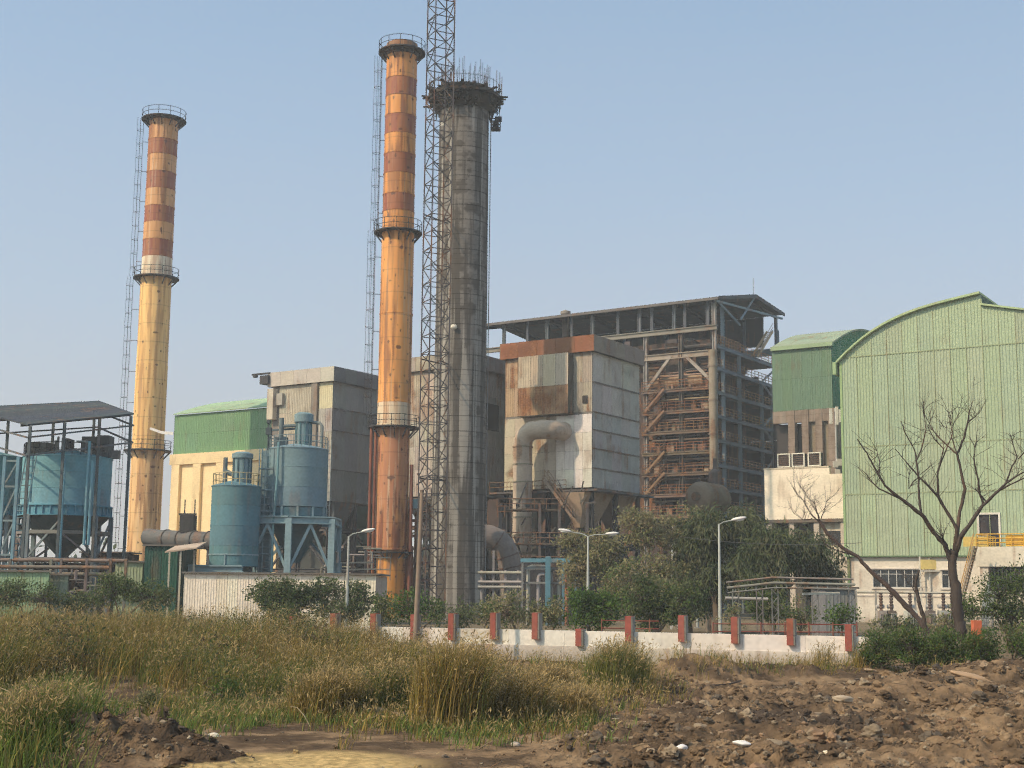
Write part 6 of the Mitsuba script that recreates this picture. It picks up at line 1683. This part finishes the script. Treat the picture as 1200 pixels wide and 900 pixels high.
def scatter(n, x0, x1, y0, y1, rng, dens):
    x, y = rng.uniform(x0, x1, n), rng.uniform(y0, y1, n)
    k = rng.random(n) < dens(x, y)
    return x[k], y[k]


def pix(x, y): 
    """Picture column and row of ground points."""
    p = np.stack([x, y, ground_h(x, y)], -1) - EYE
    Z = p @ FW
    return 600 + FOC * (p @ RT) / Z, 450 - FOC * (p @ UP) / Z


GR = [(.26, .195, .062), (.19, .19, .055), (.34, .24, .08), (.12, .155, .042), (.17, .11, .05)]
GG = [(.13, .20, .05), (.17, .22, .065), (.23, .235, .08), (.10, .16, .045)]
rng = np.random.default_rng(21)
near_edge = lambda x: 33.5 + 1.6 * np.sin(x * .55 + 1) + 2.2 * np.exp(-((x + 9.5) / 2.2) ** 2) + 6.0 * np.clip((x + 1.5) / 4, 0, 1)


def dens_l(x, y):
    g = meshkit.fbm(P3(x, y, .30, 2), 3)
    return np.clip((y - near_edge(x)) / 1.5, 0, 1) * np.clip((.5 - x + .1 * (45 - y)) / 3, 0, 1) * np.clip((g - .30) * 6, .05, 1) * np.clip((meshkit.fbm(P3(x, y, .75, 44), 3) - .40) * 8, .06, 1) * (y < 58)


x, y = scatter(13000, -27, 2, 31, 59, rng, dens_l)
g = meshkit.fbm(P3(x, y, .25, 8), 3)
g2 = meshkit.fbm(P3(x, y, .5, 4), 3)
g3 = meshkit.fbm(P3(x, y, 1.1, 14), 3)
hh = np.clip(1.34 + 1.2 * (g - .5) + 2.6 * (g3 - .5) - .14 * np.clip(x + 9, 0, 9), .28, 1.95) * np.clip(.55 + (y - near_edge(x)) / 5, .5, 1)
tone = np.where(g2 > .56, 3, np.where(g2 > .47, 1, np.where(rng.random(len(x)) < .5, 0, np.where(rng.random(len(x)) < .5, 2, 4))))
v, f, c = tufts(x, y, hh, 24, rng, .22, (.011, .024), GR, (.08, .6), .2, tone)
struct('tall_grass', (v, f), 'dry_blade', 'tall dry olive and straw coloured grass covering the left of the field', 'grass', vcol=c, kind='stuff')
# leafy weeds scattered through the tall grass, and stalks that stand above it
def weeds(n, dens, rng, x0, x1, y0, y1, hlo, hhi, cols, per, leaf):
    x, y = scatter(n, x0, x1, y0, y1, rng, dens)
    h = rng.uniform(hlo, hhi, len(x))
    idx = np.repeat(np.arange(len(x)), per)
    t = rng.random(len(idx)) ** .7
    P = np.stack([x[idx], y[idx], ground_h(x, y)[idx] + h[idx] * t], 1) + rng.normal(size=(len(idx), 3)) * [.16, .16, .04] * (h[idx] * (.5 + t))[:, None]
    D = unit(len(idx), rng) + [0, 0, .6]
    col = np.array(cols)[np.where(rng.random(len(idx)) < .75, rng.integers(0, len(cols), len(x))[idx], rng.integers(0, len(cols), len(idx)))] * rng.uniform(.7, 1.25, (len(idx), 1))
    L = leaf * rng.uniform(.6, 1.5, len(idx))
    v, f = leaf_mesh(P, D, unit(len(idx), rng) + [0, 0, .8], L, L * .35)
    return v, f, np.repeat(col, 4, 0)


v, f, c = weeds(5200, lambda x, y: np.clip((y - near_edge(x) + 1) / 1.5, 0, 1) * np.clip((-2.5 - x) / 3, 0, 1) * np.clip((meshkit.fbm(P3(x, y, .42, 60), 3) - .50) * 9, 0, 1), rng, -26, 1, 31, 57, .6, 1.65,
                [(.10, .125, .045), (.14, .15, .06), (.07, .09, .035), (.16, .12, .07), (.10, .07, .045), (.24, .20, .12)], 46, .12)
struct('field_weeds', (v, f), 'leafage', 'leafy brown and green weeds scattered through the tall grass', 'weeds', vcol=c, kind='stuff')
# low greener growth at the edge of the field
def dens_g(x, y):
    px, py = pix(x, y)
    a = np.exp(-(((px - 270) / 80) ** 2 + ((py - 836) / 14) ** 2)) + np.exp(-(((px - 40) / 55) ** 2 + ((py - 862) / 42) ** 2)) + .8 * np.exp(-(((px - 420) / 60) ** 2 + ((py - 815) / 22) ** 2)) + .6 * np.exp(-(((px - 560) / 90) ** 2 + ((py - 850) / 16) ** 2))
    return np.clip(a * 1.3 * (.4 + meshkit.fbm(P3(x, y, .9, 6), 2)), 0, 1)


x, y = scatter(9000, -13, 6, 22, 40, rng, dens_g)
px_, py_ = pix(x, y)
hh = np.where(px_ < 110, .75, .36) * rng.uniform(.5, 1.2, len(x))
v, f, c = tufts(x, y, hh, 15, rng, .13, (.014, .03), GG + GR[:2], (.15, .7), .1)
struct('green_grass', (v, f), 'dry_blade', 'short green grass along the near edge of the field', 'grass', vcol=c, kind='stuff')
# thin dry growth in the middle and along the wall
def dens_m(x, y):
    px, py = pix(x, y)
    a = .7 * np.exp(-(((px - 625) / 60) ** 2 + ((py - 832) / 22) ** 2)) + .9 * np.exp(-(((px - 715) / 50) ** 2 + ((py - 805) / 20) ** 2)) + .5 * np.exp(-(((px - 440) / 70) ** 2 + ((py - 845) / 16) ** 2)) + .55 * np.exp(-(((px - 930) / 120) ** 2 + ((py - 781) / 7) ** 2)) + .35 * np.exp(-(((px - 170) / 70) ** 2 + ((py - 825) / 12) ** 2)) + .5 * np.exp(-(((px - 560) / 120) ** 2 + ((py - 785) / 9) ** 2))
    return np.clip(a * (.3 + 1.1 * meshkit.fbm(P3(x, y, .8, 9), 2)), 0, 1)


x, y = scatter(9000, -9, 15, 24, 53, rng, dens_m)
px_, py_ = pix(x, y)
hh = np.where(px_ > 830, .4, np.where(py_ < 800, .55, .5)) * rng.uniform(.5, 1.3, len(x))
v, f, c = tufts(x, y, hh, 14, rng, .14, (.014, .028), GR + GR[:1], (.15, .65), .3)
struct('dry_grass', (v, f), 'dry_blade', 'thin dry grass in the middle of the field and along the wall foot', 'grass', vcol=c, kind='stuff')
# big tussocks
for k, (px, py, top, wpx, lab) in enumerate(((522, 852, 742, 92, 'big golden grass tussock in front of the leaning utility pole'), (605, 848, 788, 76, 'broad straw coloured grass tussock right of the golden one'),
                                           (664, 842, 800, 60, 'low straw grass tussock before the red wall posts'), (722, 812, 750, 78, 'tall olive grass tussock in front of the boundary wall, left of the dark earth heap'),
                                           (640, 815, 780, 50, 'pale olive grass tussock half way between the field edge and the wall'), (455, 838, 774, 70, 'green olive grass tussock left of the golden one'), (380, 842, 780, 80, 'olive grass tussock beside the grey timber'),
                                           (24, 895, 800, 96, 'green grass tussock in the lower left corner'), (1010, 790, 742, 26, 'thin dry weed tuft at the right end of the wall'), (965, 788, 748, 30, 'thin grey dry weed in front of the wall near its right end'))):
    b = gpt(px, py)
    hgt = zat(px, top, b[1]) - float(ground_h(*b))
    r = wpx / 2 / FOC * b[1]
    kk = 16 if wpx < 40 else int(26 + 30 * r)
    a, q = rng.uniform(0, 2 * np.pi, kk), np.sqrt(rng.random(kk)) * r * .75
    cx, cy = b[0] + q * np.cos(a), b[1] + q * np.sin(a)
    cc = GG[:3] + GR[1:2] if k in (7,) else (GR[3:4] + GR[1:2] + GG[2:3] if k in (3, 5) else GR[:3] + [(.27, .20, .075)])
    v, f, c = tufts(cx, cy, np.full(kk, hgt) * (1.06 - .35 * q / r), 10 if wpx < 40 else 44, rng, .16, (.014, .03), cc, (.1, .5), .4)
    Thing('grass_tussock', lab, 'grass tussock').own((v, f), mat='dry_blade', vcol=c)

# ---------------------------------------------------------------- clods, stones, litter
def lump(rng, sub=1, rough=.35):
    m = trimesh.creation.icosphere(sub)
    v = np.array(m.vertices)
    o = rng.uniform(0, 50)
    v *= 1 + rough * 2 * (meshkit.fbm(v * 1.5 + o, 4) - .5)[:, None]
    return v * rng.uniform([.8, .7, .5], [1.25, 1.1, .8]), np.array(m.faces)


LUMPS = [lump(rng, 2 if k < 8 else 1, .95) for k in range(14)]
CL = [[], []]
for which, (n, lo, hi) in enumerate(((16000, .02, .08), (2600, .05, .19))):
    x = rng.uniform(-8, 16, n); y = 20.5 + 26 * rng.random(n) ** 1.7
    k = rng.random(n) < np.clip(dug(x, y) * (.25 + 1.2 * meshkit.fbm(P3(x, y, .9, 13), 2)) - .15, 0.012, 1)
    x, y = x[k], y[k]
    z = ground_h(x, y)
    for X_, Y_, Z_ in zip(x, y, z):
        vv, ff = LUMPS[rng.integers(8, 14) if which == 0 else rng.integers(0, 14)]
        s = lo + (hi - lo) * rng.random() ** 2.2
        th = rng.uniform(0, 6.28)
        R = np.array([[math.cos(th), -math.sin(th), 0], [math.sin(th), math.cos(th), 0], [0, 0, 1]])
        CL[which].append((vv @ R.T * s + [X_, Y_, Z_ + s * .25], ff))
PB = MB()
k_ = 0
while k_ < 900:
    X_, Y_ = rng.uniform(-7, 15), 21 + 24 * rng.random() ** 1.6
    if rng.random() > dug(np.array([X_]), np.array([Y_]))[0] + .05: continue
    vv, ff = LUMPS[rng.integers(8, 14)]
    s_ = .012 + .04 * rng.random() ** 3
    PB.raw(vv * s_ + [X_, Y_, float(ground_h(X_, Y_)) + s_ * .4], ff); k_ += 1
struct('pebbles', PB, 'weathered', 'small pale stones and crumbs strewn over the dug earth', 'pebbles', col=(.42, .34, .25), wx=.6, kind='stuff', smooth=False)
n_ = 2600
X_, Y_ = rng.uniform(-8, 14, n_), 21 + 24 * rng.random(n_) ** 1.5
k_ = rng.random(n_) < .12 + .5 * (np.exp(-((X_ + 3.7) / 3) ** 2 - ((Y_ - 24) / 2) ** 2)) * 1.6
X_, Y_ = X_[k_], Y_[k_]
P_ = np.stack([X_, Y_, ground_h(X_, Y_) + .012], 1)
D_ = rng.normal(size=(len(X_), 3)) * [1, 1, .12]
L_ = rng.uniform(.12, .5, len(X_))
v, f = leaf_mesh(P_, D_, np.tile([0, 0, 1.0], (len(X_), 1)), L_, np.full(len(X_), .014))
struct('dry_straw', (v, f), 'dry_blade', 'dry straws lying loose on the earth', 'straw', kind='stuff', vcol=np.repeat(np.array((.50, .38, .18)) * rng.uniform(.5, 1.2, (len(X_), 1)), 4, 0))
for name, lab, share, mat, col in (('earth_clods', 'loose clods of dug brown earth', 0, 'soil', None), ('dark_clods', 'dark moist clods among the dug earth', 1, 'weathered', (.075, .055, .042)), ('pale_clods', 'pale dry clods among the dug earth', 2, 'weathered', (.30, .22, .15))):
    m = MB()
    for k_, (v_, f_) in enumerate(CL[0] + CL[1]):
        if (k_ * 7919 % 10 in ((0, 1, 2, 3, 4, 5), (6, 7), (8, 9))[share]): m.raw(v_, f_)
    struct(name, m, mat, lab, 'earth', col=col, wx=.35, kind='stuff', smooth=False)
TW = MB()
for _ in range(60):
    X_, Y_ = rng.uniform(-1, 14), 21.5 + 22 * rng.random() ** 1.4
    th, l_ = rng.uniform(0, 6.28), rng.uniform(.15, .6)
    p_ = np.array([X_, Y_, float(ground_h(X_, Y_)) + .02])
    q_ = p_ + [math.cos(th) * l_, math.sin(th) * l_, rng.uniform(.0, .22)]
    TW.tube([p_, (p_ + q_) / 2 + rng.normal(size=3) * .05, q_], [.012, .01, .005], 4, False)
struct('loose_twigs', TW, 'weathered', 'roots and broken twigs sticking out of the dug earth', 'twigs', col=(.20, .14, .09), wx=.3, kind='stuff')
for k, (px, py, s, col, lab) in enumerate(((1142, 812, (.55, .35, .16), (.40, .27, .17), 'large flat tan stone slab tilted on the earth heap at the right'), (988, 828, (.25, .16, .10), (.45, .36, .27), 'flat pale stone on the brown earth below the wall end'),
        (870, 888, (.11, .08, .07), (.8, .78, .74), 'small white lump near the bottom, right of centre'), (976, 890, (.16, .09, .08), (.68, .60, .48), 'cream stone near the bottom edge of the turned earth'),
        (799, 881, (.08, .07, .08), (.8, .78, .76), 'bright white scrap on the clods left of the white lump'), (251, 866, (.10, .07, .06), (.72, .66, .55), 'white scrap on the straw strewn track'),
        (604, 874, (.08, .06, .06), (.6, .5, .4), 'pale pebble on the earth below the straw tussocks'), (707, 820, (.05, .05, .12), (.75, .6, .5), 'small pale upright scrap behind the straw tussocks'), (1163, 866, (.13, .10, .05), (.40, .30, .2), 'tan flat stone on the clods at the lower right'),
        (1072, 870, (.18, .10, .06), (.4, .32, .25), 'grey flat stone in the clods left of the tan one'), (740, 847, (.30, .10, .03), (.55, .43, .32), 'pale flat scrap beside the dark soil patch'), (1020, 792, (.20, .12, .07), (.42, .3, .2), 'tan stone at the foot of the right hand weeds'),
        (130, 846, (.16, .09, .05), (.38, .18, .10), 'reddish brick rubble lump left of the grey board'), (112, 852, (.12, .06, .03), (.65, .6, .52), 'thin whitish scrap beside the brick rubble'), (164, 800, (.3, .2, .18), (.30, .26, .19), 'pale stone in the grass behind the bare earth'), (1048, 788, (.35, .25, .2), (.09, .07, .06), 'dark stone heap lump under the green weeds'))):
    b = gpt(px, py)
    vv, ff = lump(np.random.default_rng(300 + k), 2, .45)
    z = float(ground_h(*b))
    R = trimesh.transformations.rotation_matrix(.25 if k == 0 else .1, [.4, 1, 0])[:3, :3]
    Thing('stone', lab, 'stone').own((vv * np.array(s) * 1.2 @ R.T + [b[0], b[1], z + s[2] * .45], ff), col, .15)


def board(label, p, q, w, h, col, cat='timber', name='timber'):
    a, b = gpt(*p), gpt(*q)
    a = np.append(a, float(ground_h(*a)) + h * .6 + .05); b = np.append(b, float(ground_h(*b)) + h * .6 + .05)
    n = 7
    m = MB()
    pts = [a + (b - a) * s + [0, 0, .03 * math.sin(s * 7)] for s in np.linspace(0, 1, n)]
    for s, e in zip(pts[:-1], pts[1:]): m.bar(s, e + (e - s) * .02, w, h)
    Thing(name, label, cat).own(m, col, .3)


board('long grey weathered timber lying at the edge of the field', (240, 826), (348, 834), .16, .14, (.33, .26, .19))
board('short grey weathered timber lying left of the golden tussock', (430, 840), (476, 846), .15, .14, (.40, .33, .25))
board('thin dark stick lying on the earth before the wall', (820, 808), (868, 802), .05, .05, (.07, .05, .04))
b = gpt(188, 846); z = float(ground_h(*b))
Thing('concrete_board', 'small grey square board leaning on the bare earth at the left', 'board').own(MB().bar((b[0] - .02, b[1], z), (b[0] + .05, b[1] + .12, z + .24), .22, .03, up=(0, -1, .3)), (.45, .42, .36), .2)
for lab, pts, r in (('pale bent dead stalk arching in the grass at the left edge', [(24, 850), (20, 825), (10, 810), (-5, 804)], .018), ('pale bent dead twig hanging over the near end of the long timber', [(364, 852), (356, 838), (348, 829), (340, 828)], .014)):
    b = gpt(*pts[0])
    Thing('dead_stalk', lab, 'stalk').own(MB().tube([at(x, y, b[1]) for x, y in pts], [r, r * .9, r * .7, r * .5], 5), (.45, .36, .22), .1)
# ---------------------------------------------------------------- the air
HTOP = zat(511, -70, 127.0) + 1.0                                      # just above the mast, the highest thing
scene['haze'] = {'type': 'cube', 'to_world': mi.ScalarTransform4f().translate([0, 400, (HTOP - 1.8) / 2]).scale([1600, 1800, (HTOP + 1.8) / 2]), 'bsdf': {'type': 'null'}, 'interior': {'type': 'ref', 'id': 'haze_medium'}}
labels['haze'] = {'label': 'thin dusty haze over the plant', 'category': 'haze', 'kind': 'stuff'}
